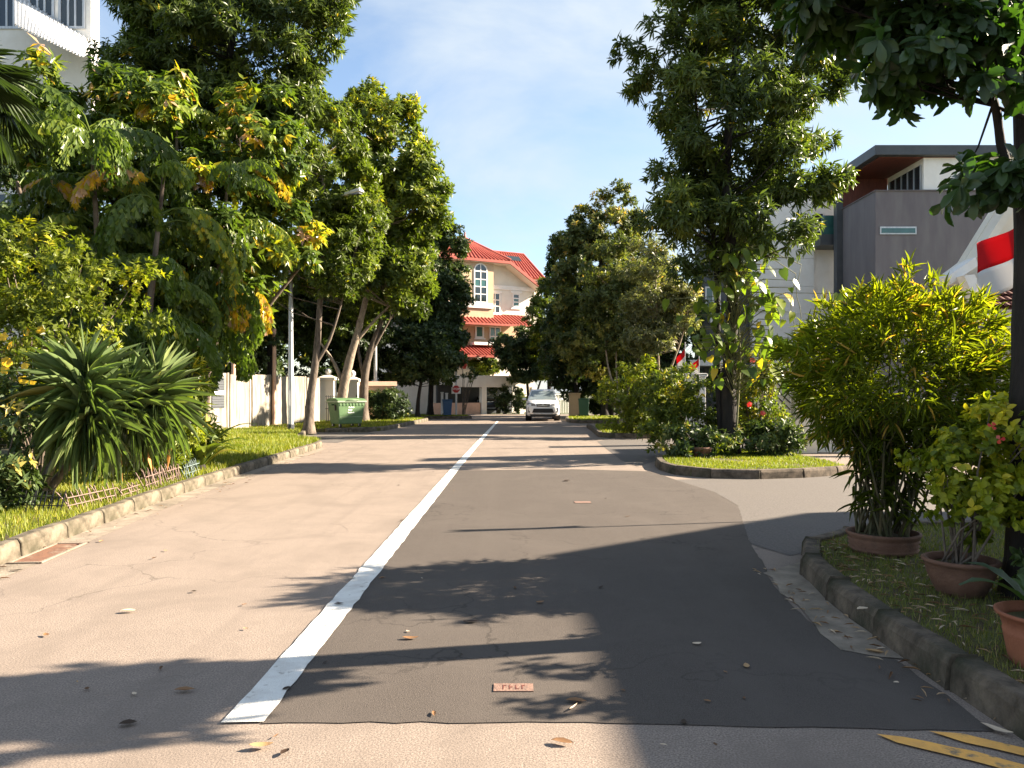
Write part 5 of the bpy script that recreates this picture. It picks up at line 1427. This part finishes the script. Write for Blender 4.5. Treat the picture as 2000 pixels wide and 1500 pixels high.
    b = MB(); b.prism_y([(-.52, .41), (.52, .41), (.48, .36), (-.48, .36)], -2.285, -2.1); b.build('skid_plate', M_STEEL, root, .008)
    b = MB(); b.prism_y([(-.70, .355), (.70, .355), (.64, .22), (-.64, .22)], -2.22, -1.9); b.build('lower_bumper', M_BLACK, root, .01)
    b = MB(); b.box(-.26, .26, -2.29, -2.273, .50, .61); b.build('number_plate', M_BLACK, root)
    return root
car('parked_suv', 'white sport utility car parked on the right facing the viewer', (1.68, 42.7, .005), R(-1), M_CARW)
car('parked_car', 'dark blue car parked in the garage of the red roofed house', (-1.85, 57.9, .0), R(4), M_CARD)

# ------------------------------------------------------------------ red roofed house at the end of the street
HY0 = 58.0
hs = thing('red_roofed_house', 'cream house with red tiled roofs at the end of the street', 'house', (at(985, 800, HY0).x, HY0, 0), R(29))
def hx(px): return (px - 985) * HY0 / F / math.cos(R(29))
def hz(py): return H + (HY - py) * HY0 / F
b = MB(); b.prism_y([(-9, 0), (2.6, 0), (2.6, 9.6), (0.05, 11.15), (-5.9, 11.15), (-9, 9.6)], .2, 9); b.build('wall', M_CREAM, hs)
b = MB(); b.box(hx(958), 2.62, .0, .198, hz(614), hz(566)); b.build('wall', M_CREAM, hs)
b = MB(); b.prism_y([(hx(958), hz(566)), (2.62, hz(566)), (2.62, 9.55), (.05, 11.1), (hx(958), 11.1)], .08, .198); b.build('wall', M_CREAM, hs)
b = MB(); b.box(-6.5, hx(957), -.62, .198, hz(640), hz(515)); b.build('bay', M_TAN, hs)
b = MB(); b.box(-6.4, hx(1022), .0, .196, hz(676), hz(630)); b.build('wall', M_TAN, hs)
b = MB(); b.box(-6.6, hx(955), -.75, -.622, hz(607), hz(597)); b.build('ledge', M_WHITE, hs, .02)
b = MB(); b.box(hx(959), 2.7, -.06, -.002, hz(566), hz(558)); b.build('string_course', M_WHITE, hs)
b = MB(); b.box(hx(920), hx(958), -.7, -.02, hz(676.5), hz(671)); b.build('ledge', M_WHITE, hs, .02)

def ribbed_roof(parent, nm, quad, n, m, r_=.055, sub=False):
    """a tiled slope: quad = eave left, eave right, top right, top left; rolls run up the slope"""
    q = [Vector(p) for p in quad]
    nn = (q[1] - q[0]).cross(q[3] - q[0]).normalized()
    b = MB()
    b.add([*q, *[p - nn * .10 for p in q]], [(0, 1, 2, 3), (7, 6, 5, 4), (0, 4, 5, 1), (1, 5, 6, 2), (2, 6, 7, 3), (3, 7, 4, 0)])
    o = b.build(nm, m, parent)
    rr = MB()
    for k in range(n + 1):
        t_ = k / n
        a, c = q[0].lerp(q[1], t_), q[3].lerp(q[2], t_)
        rr.tube([a + nn * .012, c + nn * .012], r_, 6, cap=True)
    rr.build('tile_rolls', m, o, kind='stuff')
    return o
AP = (-2.86, 1.2, 13.15)
ribbed_roof(hs, 'roof', [(-5.75, -.95, 11.3), (.02, -.95, 11.3), (-2.80, 1.2, 13.15), (-2.92, 1.2, 13.15)], 18, M_REDT, .07)
ribbed_roof(hs, 'roof', [(.02, -.95, 11.3), (2.95, -.95, 9.42), (2.95, 9.4, 9.42), (AP[0], 1.2, 13.15)], 2, M_REDT, .07)
sl = MB(); sl.add([(AP[0], 1.2, 13.15), (AP[0], 9.4, 13.15), (2.95, 9.4, 9.42), (.02, -.95, 11.3), (2.95, -.95, 9.42)], [(3, 4, 2, 1, 0)]); sl.add([(AP[0], 1.2, 13.15), (AP[0], 9.4, 13.15), (-8.7, 9.4, 9.42), (-5.75, -.95, 11.3), (-8.7, -.95, 9.42)], [(0, 1, 2, 4, 3)]); sl.build('roof', M_REDT, hs)
b = MB(); b.add([(0.0, -.99, 11.34), (2.98, -.99, 9.44), (2.98, -.99, 9.20), (0, -.99, 11.06), (0.0, -.93, 11.34), (2.98, -.93, 9.44), (2.98, -.93, 9.20), (0, -.93, 11.06)], [(0, 3, 2, 1), (4, 5, 6, 7), (0, 1, 5, 4), (3, 7, 6, 2)]); b.build('fascia', M_REDT, hs)
b = MB(); b.box(-5.8, .02, -1.0, -.93, 11.08, 11.28); b.build('fascia', M_REDT, hs)
b = MB(); b.tube([(.02, -.96, 11.36), AP], [.11, .11], 6); b.tube([(-5.75, -.96, 11.36), AP], [.11, .11], 6); b.tube([(AP[0], 1.2, 13.2), (AP[0], 9.4, 13.2)], .11, 6); b.tube([(AP[0], .9, 13.0), (AP[0], .9, 13.5)], [.12, .05], 6); b.build('ridge_caps', M_REDT, hs)
# soffit
b = MB(); b.add([(.0, -.92, 11.05), (2.95, -.92, 9.18), (2.95, .19, 9.18), (0, .19, 11.05)], [(0, 1, 2, 3)]); b.add([(-5.7, -.92, 11.06), (0, -.92, 11.06), (0, .19, 11.06), (-5.7, .19, 11.06)], [(0, 1, 2, 3)]); b.build('soffit', M_CREAM, hs)
# rear wing
ribbed_roof(hs, 'roof', [(1.0, 3.2, 10.9), (5.5, 3.2, 10.9), (4.87, 5.6, 13.2), (1.6, 5.6, 13.2)], 15, M_REDT, .07)
ribbed_roof(hs, 'roof', [(5.5, 3.2, 10.9), (5.5, 8.5, 10.9), (4.87, 7.5, 13.2), (4.87, 5.6, 13.2)], 10, M_REDT, .065)
b = MB(); b.box(1.1, 5.3, 3.5, 8.2, 6, 10.85); b.build('wall', M_CREAM, hs)
b = MB(); b.tube([(5.5, 3.2, 10.95), (4.87, 5.6, 13.25), (1.6, 5.6, 13.25)], .10, 6); b.build('ridge_caps', M_REDT, hs)
b = MB(); b.add([(2.4, 4.75, 12.50), (4.2, 4.75, 12.50), (4.2, 5.2, 12.93), (2.4, 5.2, 12.93)], [(0, 1, 2, 3)]); o = b.build('solar_panel', M_GLASS, hs); s_ = o.modifiers.new('depth', 'SOLIDIFY'); s_.thickness = .05
# skirt roofs
ribbed_roof(hs, 'skirt_roof', [(-6.6, -1.35, hz(636)), (hx(1024), -1.35, hz(636)), (hx(1018), -.02, hz(616)), (-6.6, -.02, hz(616))], 28, M_REDT, .06)
b = MB(); b.box(-6.6, hx(1024), -1.38, -1.30, hz(640), hz(636.2)); b.build('fascia', M_REDT, hs)
ribbed_roof(hs, 'skirt_roof', [(-6.6, -1.6, hz(697)), (hx(972), -1.6, hz(697)), (hx(966), -.02, hz(677)), (-6.6, -.02, hz(677))], 22, M_REDT, .06)
b = MB(); b.box(-6.6, hx(972), -1.63, -1.55, hz(701), hz(697.2)); b.build('fascia', M_REDT, hs)

def window(parent, x0, x1, z0, z1, y, nx, nz, gm, fm, arch=False, fr=.07, surround=0):
    """frame, panes and sashes at wall plane y (front towards -y)"""
    b = MB()
    b.box(x0 - fr, x0, y - .05, y - .002, z0 - fr, z1 + fr); b.box(x1, x1 + fr, y - .05, y - .002, z0 - fr, z1 + fr)
    b.box(x0, x1, y - .05, y - .002, z0 - fr, z0); b.box(x0, x1, y - .05, y - .002, z1, z1 + fr)
    for k in range(1, nx):
        x = x0 + (x1 - x0) * k / nx; b.box(x - fr * .4, x + fr * .4, y - .045, y - .002, z0, z1)
    for k in range(1, nz):
        z = z0 + (z1 - z0) * k / nz; b.box(x0, x1, y - .047, y - .001, z - fr * .4, z + fr * .4)
    if arch:
        cx, r0 = (x0 + x1) / 2, (x1 - x0) / 2
        an = np.linspace(0, PI, 13)
        for i in range(12):
            p = [(cx + r * math.cos(t_), z1 + fr + r * math.sin(t_)) for r, t_ in ((r0, an[i]), (r0 + fr, an[i]), (r0 + fr, an[i + 1]), (r0, an[i + 1]))]
            b.prism_y(p, y - .05, y - .002)
        b.box(cx - fr * .4, cx + fr * .4, y - .045, y - .002, z1 + fr, z1 + fr + r0)
    w_ = b.build('window', fm, parent)
    for i in range(nx):
        for j in range(nz):
            xa, xb = x0 + (x1 - x0) * i / nx, x0 + (x1 - x0) * (i + 1) / nx
            za, zb = z0 + (z1 - z0) * j / nz, z0 + (z1 - z0) * (j + 1) / nz
            p = MB(); p.box(xa + .01, xb - .01, y - .024, y - .012, za + .01, zb - .01); p.build('pane', gm if not hasattr(gm, '__len__') else gm[(j) % len(gm)], w_)
    if arch:
        p = MB(); p.prism_y([(cx + r0 * math.cos(t_), z1 + fr + r0 * math.sin(t_)) for t_ in np.linspace(0, PI, 13)], y - .024, y - .012); p.build('pane', M_GLASS, w_)
    if surround:
        s = MB(); s.box(x0 - fr - surround, x1 + fr + surround, y - .09, y - .03, z0 - fr - surround, z0 - fr - .002); s.build('sill', M_WHITE, w_)
        s = MB(); s.box(x0 - fr - surround, x1 + fr + surround, y - .07, y - .003, z1 + fr + .002, z1 + fr + surround); s.build('head', M_WHITE, w_)
    return w_
window(hs, hx(922), hx(943), hz(594), hz(538), -.62, 2, 4, [M_GLASS, M_GLASS, M_TEAL, M_GLASS], M_WHITE, arch=True, fr=.09)
window(hs, hx(958.5), hx(975), hz(611), hz(575), .0, 2, 3, M_GLASS, M_WHITE, fr=.08, surround=.12)
window(hs, hx(1003), hx(1013), hz(596), hz(574), .0, 1, 3, [M_TEAL, M_TEAL, M_GLASS], M_WHITE, fr=.1, surround=.16)
window(hs, hx(932), hx(943), hz(659), hz(641), .0, 1, 1, M_TEAL, M_WHITE, fr=.12, surround=.1)
window(hs, hx(958), hx(976), hz(675), hz(641), .0, 2, 2, M_TEAL, M_WHITE, fr=.09)
# carport
b = MB(); b.box(-5.6, hx(1003), -3.1, -2.85, hz(757), hz(736)); b.build('parapet', M_CREAM, hs, .02)
b = MB(); b.box(-5.6, hx(1003), -2.848, -.02, hz(752), hz(748)); b.build('carport_slab', M_CREAM, hs)
for px in (911, 979, 1003):
    b = MB(); b.box(hx(px) - .2, hx(px) + .2, -3.1, -2.7, -.03, hz(757) - .002); b.build('column', M_CREAM, hs, .02)
b = MB(); b.box(-5.5, hx(1000), .0, .19, 0, hz(752) - .003); b.build('garage_shade_panel', M_DGREY, hs)  # solid dark panel: the shade inside the garage is put into its colour
b = MB(); b.box(hx(905) - 3.5, hx(905), -3.0, -2.8, -.03, .8); b.build('boundary_wall', M_PINK, hs)
for k in range(14):
    b = MB(); x = hx(1006) + k * .22; b.bar((x, -3.0, 0), (x, -3.0, 1.4), .02); b.build('railing_bar', M_WHITE, hs)
b = MB(); b.bar((hx(1006), -3.0, 1.38), (hx(1006) + 3, -3.0, 1.38), .03); b.build('railing', M_WHITE, hs)

tree('frangipani', 'small round frangipani with pale branches on the carport roof', 'tree', (at(962, 757, 55.2).x, 56.3, hz(748)),
     [([(at(955, 750, 56).x, 56.3, hz(750)), (at(957, 740, 56).x, 56.3, hz(738)), (at(950, 730, 56).x, 56.3, hz(726))], .10, .05), ([(at(956, 742, 56).x, 56.3, hz(742)), (at(965, 735, 56).x, 56.3, hz(730)), (at(968, 725, 56).x, 56.3, hz(718))], .08, .04)],
     [(at(945, 716, 56).x, 56.3, hz(716), 1.05, .8, .6), (at(962, 712, 56).x, 56.3, hz(712), .7, .7, .5)], G['light'], n=2600, tuft=8, L=.26, W=.09, droop=.3, sig=.3, nclust=24, tone=.35, bark=M_BARKL, seed=141)
bush('garden_shrub', 'dark shrub spilling over the wall right of the dark car', (at(985, 800, 55).x, 54.6, -.02), [(at(980, 770, 55).x, 54.6, 1.3, 1.0, .6, 1.0), (at(1005, 780, 55).x, 54.6, .9, 1.0, .6, .9)], G['dark'], 5000, .2, .09, 47, tone=.45, nclust=50, sig=.3)

# ------------------------------------------------------------------ grey modern house on the right
YG = 32.0
gh = thing('grey_house', 'modern grey house with flat overhanging roof on the right', 'house', (0, 0, 0))
def gx(px, Y=YG): return (px - HX) / F * Y
def gz(py, Y=YG): return H + (HY - py) / F * Y
XL, XR = gx(1710), 27.0
YB = YG * 1.10
b = MB(); b.box(XL, XR, YG, YB, 0, gz(373)); b.build('wall', M_GREY, gh)
b = MB(); b.box(XL + .9, XR, YB + .002, YB + 1.6, 0, gz(380)); b.build('rear_wall', M_WHITE, gh)
b = MB(); b.box(gx(1807), XR, YG + .12, YB, gz(373) + .003, gz(305)); b.build('upper_storey', M_WHITE, gh)
b = MB(); b.box(gx(1760), XR, YG + .05, YG + .118, gz(371.6) + .003, gz(369.6)); b.build('shadow_gap_strip', M_DGREY, gh)  # solid dark strip, its colour standing for the shade of a gap
b = MB(); b.box(gx(1705), XR + .3, YG - .2, YG * 1.14, gz(305), gz(286)); b.build('roof', M_DGREY, gh, .01)
b = MB(); b.box(gx(1705) + .3, gx(1807) + 2, YG + .1, YG * 1.13, gz(305) - .03, gz(305) - .003); b.build('soffit', M_WOOD, gh)
b = MB(); b.box(gx(1705) + .15, gx(1807), YB + .02, YB + .12, gz(372), gz(305) - .035); b.build('terrace_wall', M_WOOD, gh)
b = MB(); b.box(XL - .28, XL - .003, YB - .05, YB + .3, 0, gz(305) - .004); b.build('fin', M_DGREY, gh)
# sliding windows of the upper storey facing the terrace
b = MB(); b.box(gx(1807) - .03, gx(1807) - .002, YG + .3, YB - .25, gz(371), gz(318)); o = b.build('window', M_GLASS, gh)
for k in range(6):
    y = YG + .3 + k * (YB - .55 - YG) / 5; f = MB(); f.box(gx(1807) - .06, gx(1807) - .031, y - .03, y + .03, gz(371), gz(318)); f.build('mullion', M_STEEL, o)
# slit window
b = MB(); b.box(gx(1718), gx(1789), YG - .05, YG - .002, gz(458), gz(443)); o = b.build('window', M_STEEL, gh)
p = MB(); p.box(gx(1720.5), gx(1786.5), YG - .06, YG - .052, gz(455.5), gz(446)); p.build('pane', M_TEAL, o)
b = MB(); b.box(XL - .05, XR, YG - .06, YB, gz(373) + .0005, gz(371.6)); b.build('parapet_cap', M_GREY, gh)
b = MB(); b.tube([(gx(1700, YB), YB - .6, 0), (gx(1700, YB) , YB - .6, gz(380))], .06, 8); b.build('downpipe', M_DGREY, gh)
# white side house
wh = thing('white_house', 'white house with horizontal panel joints left of the grey house', 'house', (0, 0, 0))
YW = 36.8
z0 = 0
for k in range(8):
    z1 = z0 + 1.32
    b = MB(); b.box(gx(1470, YW), gx(1590, YW), YW, YW + .3, z0 + .006, z1 - .006); b.build('panel', M_WHITE, wh); z0 = z1
b = MB(); b.box(gx(1470, YW) + .05, gx(1645, YW) + .4, YW + .31, YW + 2.4, 0, 11.2); b.build('wall', M_WHITE, wh)
b = MB(); b.box(gx(1586, YW), gx(1640, YW) + .2, YW - 1.0, YW + .3, gz(486, YW), gz(466, YW)); b.build('balcony', M_DGREY, wh)
b = MB(); b.box(gx(1588, YW), gx(1640, YW), YW - .98, YW - .95, gz(466, YW), gz(430, YW)); b.build('balustrade', M_TEAL, wh)
window(wh, gx(1596, YW), gx(1612, YW), gz(466, YW), gz(415, YW), YW + .31, 1, 3, M_GLASS, M_WHITE)
window(wh, gx(1500, YW), gx(1522, YW), gz(620, YW), gz(590, YW), YW, 2, 1, M_GLASS, M_STEEL)
b = MB(); b.box(gx(1380, YW), gx(1470, YW) - .02, YW + .5, YW + 2.4, 0, 9.6); b.build('side_wing', M_DGREY, wh)
window(wh, gx(1385, YW), gx(1410, YW), gz(600, YW), gz(560, YW), YW + .5, 2, 1, M_TEAL, M_WHITE)
b = MB(); b.box(gx(1388, YW), gx(1402, YW), YW + .1, YW + .42, gz(630, YW), gz(612, YW)); b.build('air_conditioner', M_WHITE, wh, .02)
b = MB(); b.box(gx(1320, YW), gx(1420, YW), YW - 1.2, YW + .4, gz(716, YW) - .0, gz(705, YW)); b.build('porch_roof', M_WHITE, wh)
# white gate with diagonal bars and its pillars
YT = 19.2
gt = thing('white_gate', 'white gate with black diagonal bars behind the red flowered shrub', 'gate', (gx(1480, YT), YT, .0))
b = MB(); b.box(0, gx(1543, YT) - gx(1480, YT), 0, .05, .22, 2.0); b.build('gate_panel', M_WHITE, gt)
wg = gx(1543, YT) - gx(1480, YT)
for k in range(14):
    z = .05 + k * .17
    b = MB(); b.bar((max(0, wg - .55), -.03, z + .55), (wg, -.03, z), .016)
    if z + .55 < 2.05: b.build('bar', M_BLACK, gt)
b = MB(); b.box(-.02, wg + .01, -.05, -.002, .12, .22); b.build('bottom_rail', M_BLACK, gt)
gp = thing('gate_pillar', 'cream gate pillar right of the white gate, behind the bamboo', 'pillar', (gx(1568, YT), YT, 0))
b = MB(); b.box(-.28, .28, -.25, .25, 0, 2.2); b.build('shaft', M_CREAM, gp, .01)
b = MB(); b.box(-.34, .34, -.31, .31, 2.203, 2.32); b.build('cap', M_CREAM, gp, .02)
bw = thing('garden_wall', 'cream garden wall behind the bamboo', 'wall', (gx(1590, YT), YT + .1, 0))
b = MB(); b.box(0, 5.5, 0, .2, 0, 1.25); b.build('wall_body', M_CREAM, bw)
b = MB(); b.box(-.02, 5.5, -.06, .26, 1.253, 1.34); b.build('coping', M_CREAM, bw)
wp = thing('gate_pillar', 'white gate pillar behind the shrubs below the two small flags', 'pillar', (gx(1358, 22), 22.0, 0))
b = MB(); b.box(-.25, .25, -.2, .2, 0, 1.95); b.build('shaft', M_WHITE, wp, .01)
b = MB(); b.box(-.30, .30, -.25, .25, 1.953, 2.05); b.build('cap', M_WHITE, wp, .02)

# cream house with gable on the far right
YC = 20.0
ch = thing('cream_house', 'cream house with a steep gable and brown roof tiles at the right', 'house', (0, 0, 0))
def cp(px, py, Y=YC): return (gx(px, Y), gz(py, Y))
b = MB(); b.prism_y([cp(1850, 542), cp(1900, 505), cp(1968, 395), cp(2060, 250), cp(2200, 250), cp(2200, 530), cp(1955, 530), cp(1895, 550), cp(1862, 552)], YC + .4, YC + .7); b.build('gable_wall', M_CREAM, ch)
b = MB(); b.prism_y([cp(1848, 540), cp(1902, 503), cp(1906, 520), cp(1853, 556)], YC - .1, YC + .399); b.build('barge_board', M_WHITE, ch)
b = MB(); b.prism_y([cp(1902, 503), cp(2065, 246), cp(2074, 256), cp(1913, 512)], YC - .1, YC + .399); b.build('barge_board', M_CREAM, ch)
b = MB(); b.prism_y([cp(1893, 549), cp(1957, 524), cp(1957, 534), cp(1895, 560)], YC - .05, YC + .39); b.build('cornice', M_TAN, ch)
b = MB(); b.prism_y([cp(1863, 543), cp(1883, 541), cp(1903, 572), cp(1884, 590)], YC - .45, YC - .11); b.build('dormer_cheek', M_WHITE, ch)
# brown tiles in rows
tl = MB(); tl.poly([(gx(1890), YC + .2, gz(560)) for _ in range(1)] * 0 + [cp3 for cp3 in ((gx(1885, YC), YC + .2, gz(548, YC)), (gx(2100, YC), YC + .2, gz(548, YC)), (gx(2100, YC), YC - .9, gz(612, YC)), (gx(1885, YC), YC - .9, gz(612, YC)))]); rf = tl.build('porch_roof', M_BRNT, ch)
rgx = np.random.default_rng(8)
for r_ in range(5):
    for c_ in range(14):
        x = gx(1890, YC) + c_ * .17; t_ = r_ / 5
        y = YC + .15 - t_ * 1.0; z = gz(548 + t_ * 62, YC)
        b = MB(); an = np.linspace(0, PI, 6)
        pts = [(x + .08 * math.cos(a), y, z + .06 * math.sin(a)) for a in an] + [(x + .085 * math.cos(a), y - .24, z - .155 + .07 * math.sin(a) + .02) for a in an]
        b.add(pts, [(i, i + 1, i + 7, i + 6) for i in range(5)], True)
        b.build('tile', M_BRNT, rf)
b = MB(); b.box(gx(1880, YC), gx(2200, YC), YC - .85, YC - .6, gz(640, YC), gz(618, YC)); b.build('beam', M_CREAM, ch, .01)
b = MB(); b.box(gx(2080, YC), gx(2260, YC), YC + .71, YC + 2.6, 0, gz(420, YC)); b.build('wall', M_CREAM, ch)
for px in (2150, 2250):
    b = MB(); b.box(gx(px, YC) - .2, gx(px, YC) + .2, YC - .85, YC - .5, 0, gz(640, YC) - .003); b.build('column', M_CREAM, ch, .01)

# flags
def flag(name, label, base, top, w_, h_, droop, seed, group=None, pole_r=.014, ang=0.0):
    root = thing(name, label, 'flag', base, ang, group)
    b = MB(); b.tube([(0, 0, 0), Vector(top) - Vector(base)], pole_r, 8); b.build('pole', M_STEEL, root)
    tz = Vector(top) - Vector(base)
    for nm, v0, v1, mm in (('red_band', 0, .5, G['rcloth']), ('white_band', .5, 1, G['wcloth'])):
        V, T = [], []
        nu, nv = 12, 6
        for j in range(nv + 1):
            v = v0 + (v1 - v0) * j / nv
            for i in range(nu + 1):
                u = i / nu
                x = w_ * u * math.cos(droop * .9) - .05 * math.sin(u * 6)
                z = -h_ * v - w_ * u * math.sin(droop) * (1 - .25 * u)
                y = .07 * w_ * math.sin(u * 7 + v * 3 + seed) * u
                V.append((tz.x - x, tz.y + y, tz.z - .03 + z))
        for j in range(nv):
            for i in range(nu):
                a = j * (nu + 1) + i; T.append((a, a + 1, a + nu + 2, a + nu + 1))
        o = link(nm, np_mesh(nm, V, T, None, True), root, mm)
        s_ = o.modifiers.new('cloth', 'SOLIDIFY'); s_.thickness = .004
    return root
q0 = at(1338, 668, 21.6)
flag('small_flag', 'small furled red and white flag, left of the pair above the shrubs', (q0.x, 21.6, 1.2), (q0.x, 21.6, q0.z), .62, .42, 1.35, 1, 'pair of small red and white flags', .01, 0)
q0 = at(1367, 690, 21.6)
flag('small_flag', 'small furled red and white flag, right of the pair above the shrubs', (q0.x, 21.7, 1.2), (q0.x, 21.7, q0.z), .5, .4, 1.2, 2, 'pair of small red and white flags', .01, 0)
q0 = at(1990, 430, 9.6)
flag('large_flag', 'large red and white flag beside the black trunk', (q0.x, 9.6, 0), (q0.x, 9.6, q0.z), .62, .74, .62, 3, None, .02)

# ------------------------------------------------------------------ apartment block top left
ab = thing('apartment_block', 'white apartment block with ribbed metal awning at the top left', 'building', (0, 0, 0))
YA = 30.0
XA = gx(178, YA)
b = MB(); b.box(XA - 14, XA, YA, YA + .6, 0, 20); b.build('wall', M_WHITE, ab)
for px in (120, 60, 0):
    window(ab, gx(px, YA), gx(px + 42, YA), gz(52, YA), gz(-20, YA), YA, 3, 1, M_GLASS, M_STEEL, fr=.1)
a0, a1 = Vector((gx(-60, YA), YA - 1.8, gz(-10, YA))), Vector((gx(200, YA) + .3, YA - .1, gz(100, YA)))
b = MB(); b.add([(gx(30, YA), YA - .05, gz(-10, YA)), (gx(196, YA), YA - .05, gz(92, YA)), (gx(160, YA - 2), YA - 2, gz(112, YA - 2)), (gx(30, YA - 2), YA - 2, gz(50, YA - 2))], [(0, 3, 2, 1)]); o = b.build('awning', M_WHITE, ab)
for k in range(22):
    t_ = k / 21
    p0 = Vector((gx(30, YA), YA - .05, gz(-10, YA))).lerp(Vector((gx(196, YA), YA - .05, gz(92, YA))), t_)
    p1 = Vector((gx(30, YA - 2), YA - 2, gz(50, YA - 2))).lerp(Vector((gx(160, YA - 2), YA - 2, gz(112, YA - 2))), t_)
    r_ = MB(); r_.bar(p0 + Vector((0, 0, .03)), p1 + Vector((0, 0, .03)), .035); r_.build('rib', M_STEEL, o)
for z in (3.2, 6.4, 9.6):
    b = MB(); b.box(XA - 14, XA + .1, YA - .12, YA - .003, z, z + .3); b.build('floor_band', M_CREAM, ab)
window(ab, gx(0, YA), gx(28, YA), gz(440, YA), gz(380, YA), YA, 2, 1, M_GLASS, M_WHITE)

# ------------------------------------------------------------------ neighbouring house beyond the right edge that shades the corner
nh = thing('corner_house', 'two storey white house beyond the right edge shading the corner', 'house', (0, 0, 0))
b = MB(); b.prism([(13.2, -14), (22, -14), (22, 10.2), (14.6, 10.2), (13.2, 8.8)], 0, 5.7); b.build('wall', M_WHITE, nh)
b = MB(); b.prism([(12.0, -14.5), (22.5, -14.5), (22.5, 11.8), (15.2, 11.8), (11.85, 9.3), (12.0, 7.2)], 5.703, 6.0); b.build('roof', M_DGREY, nh)
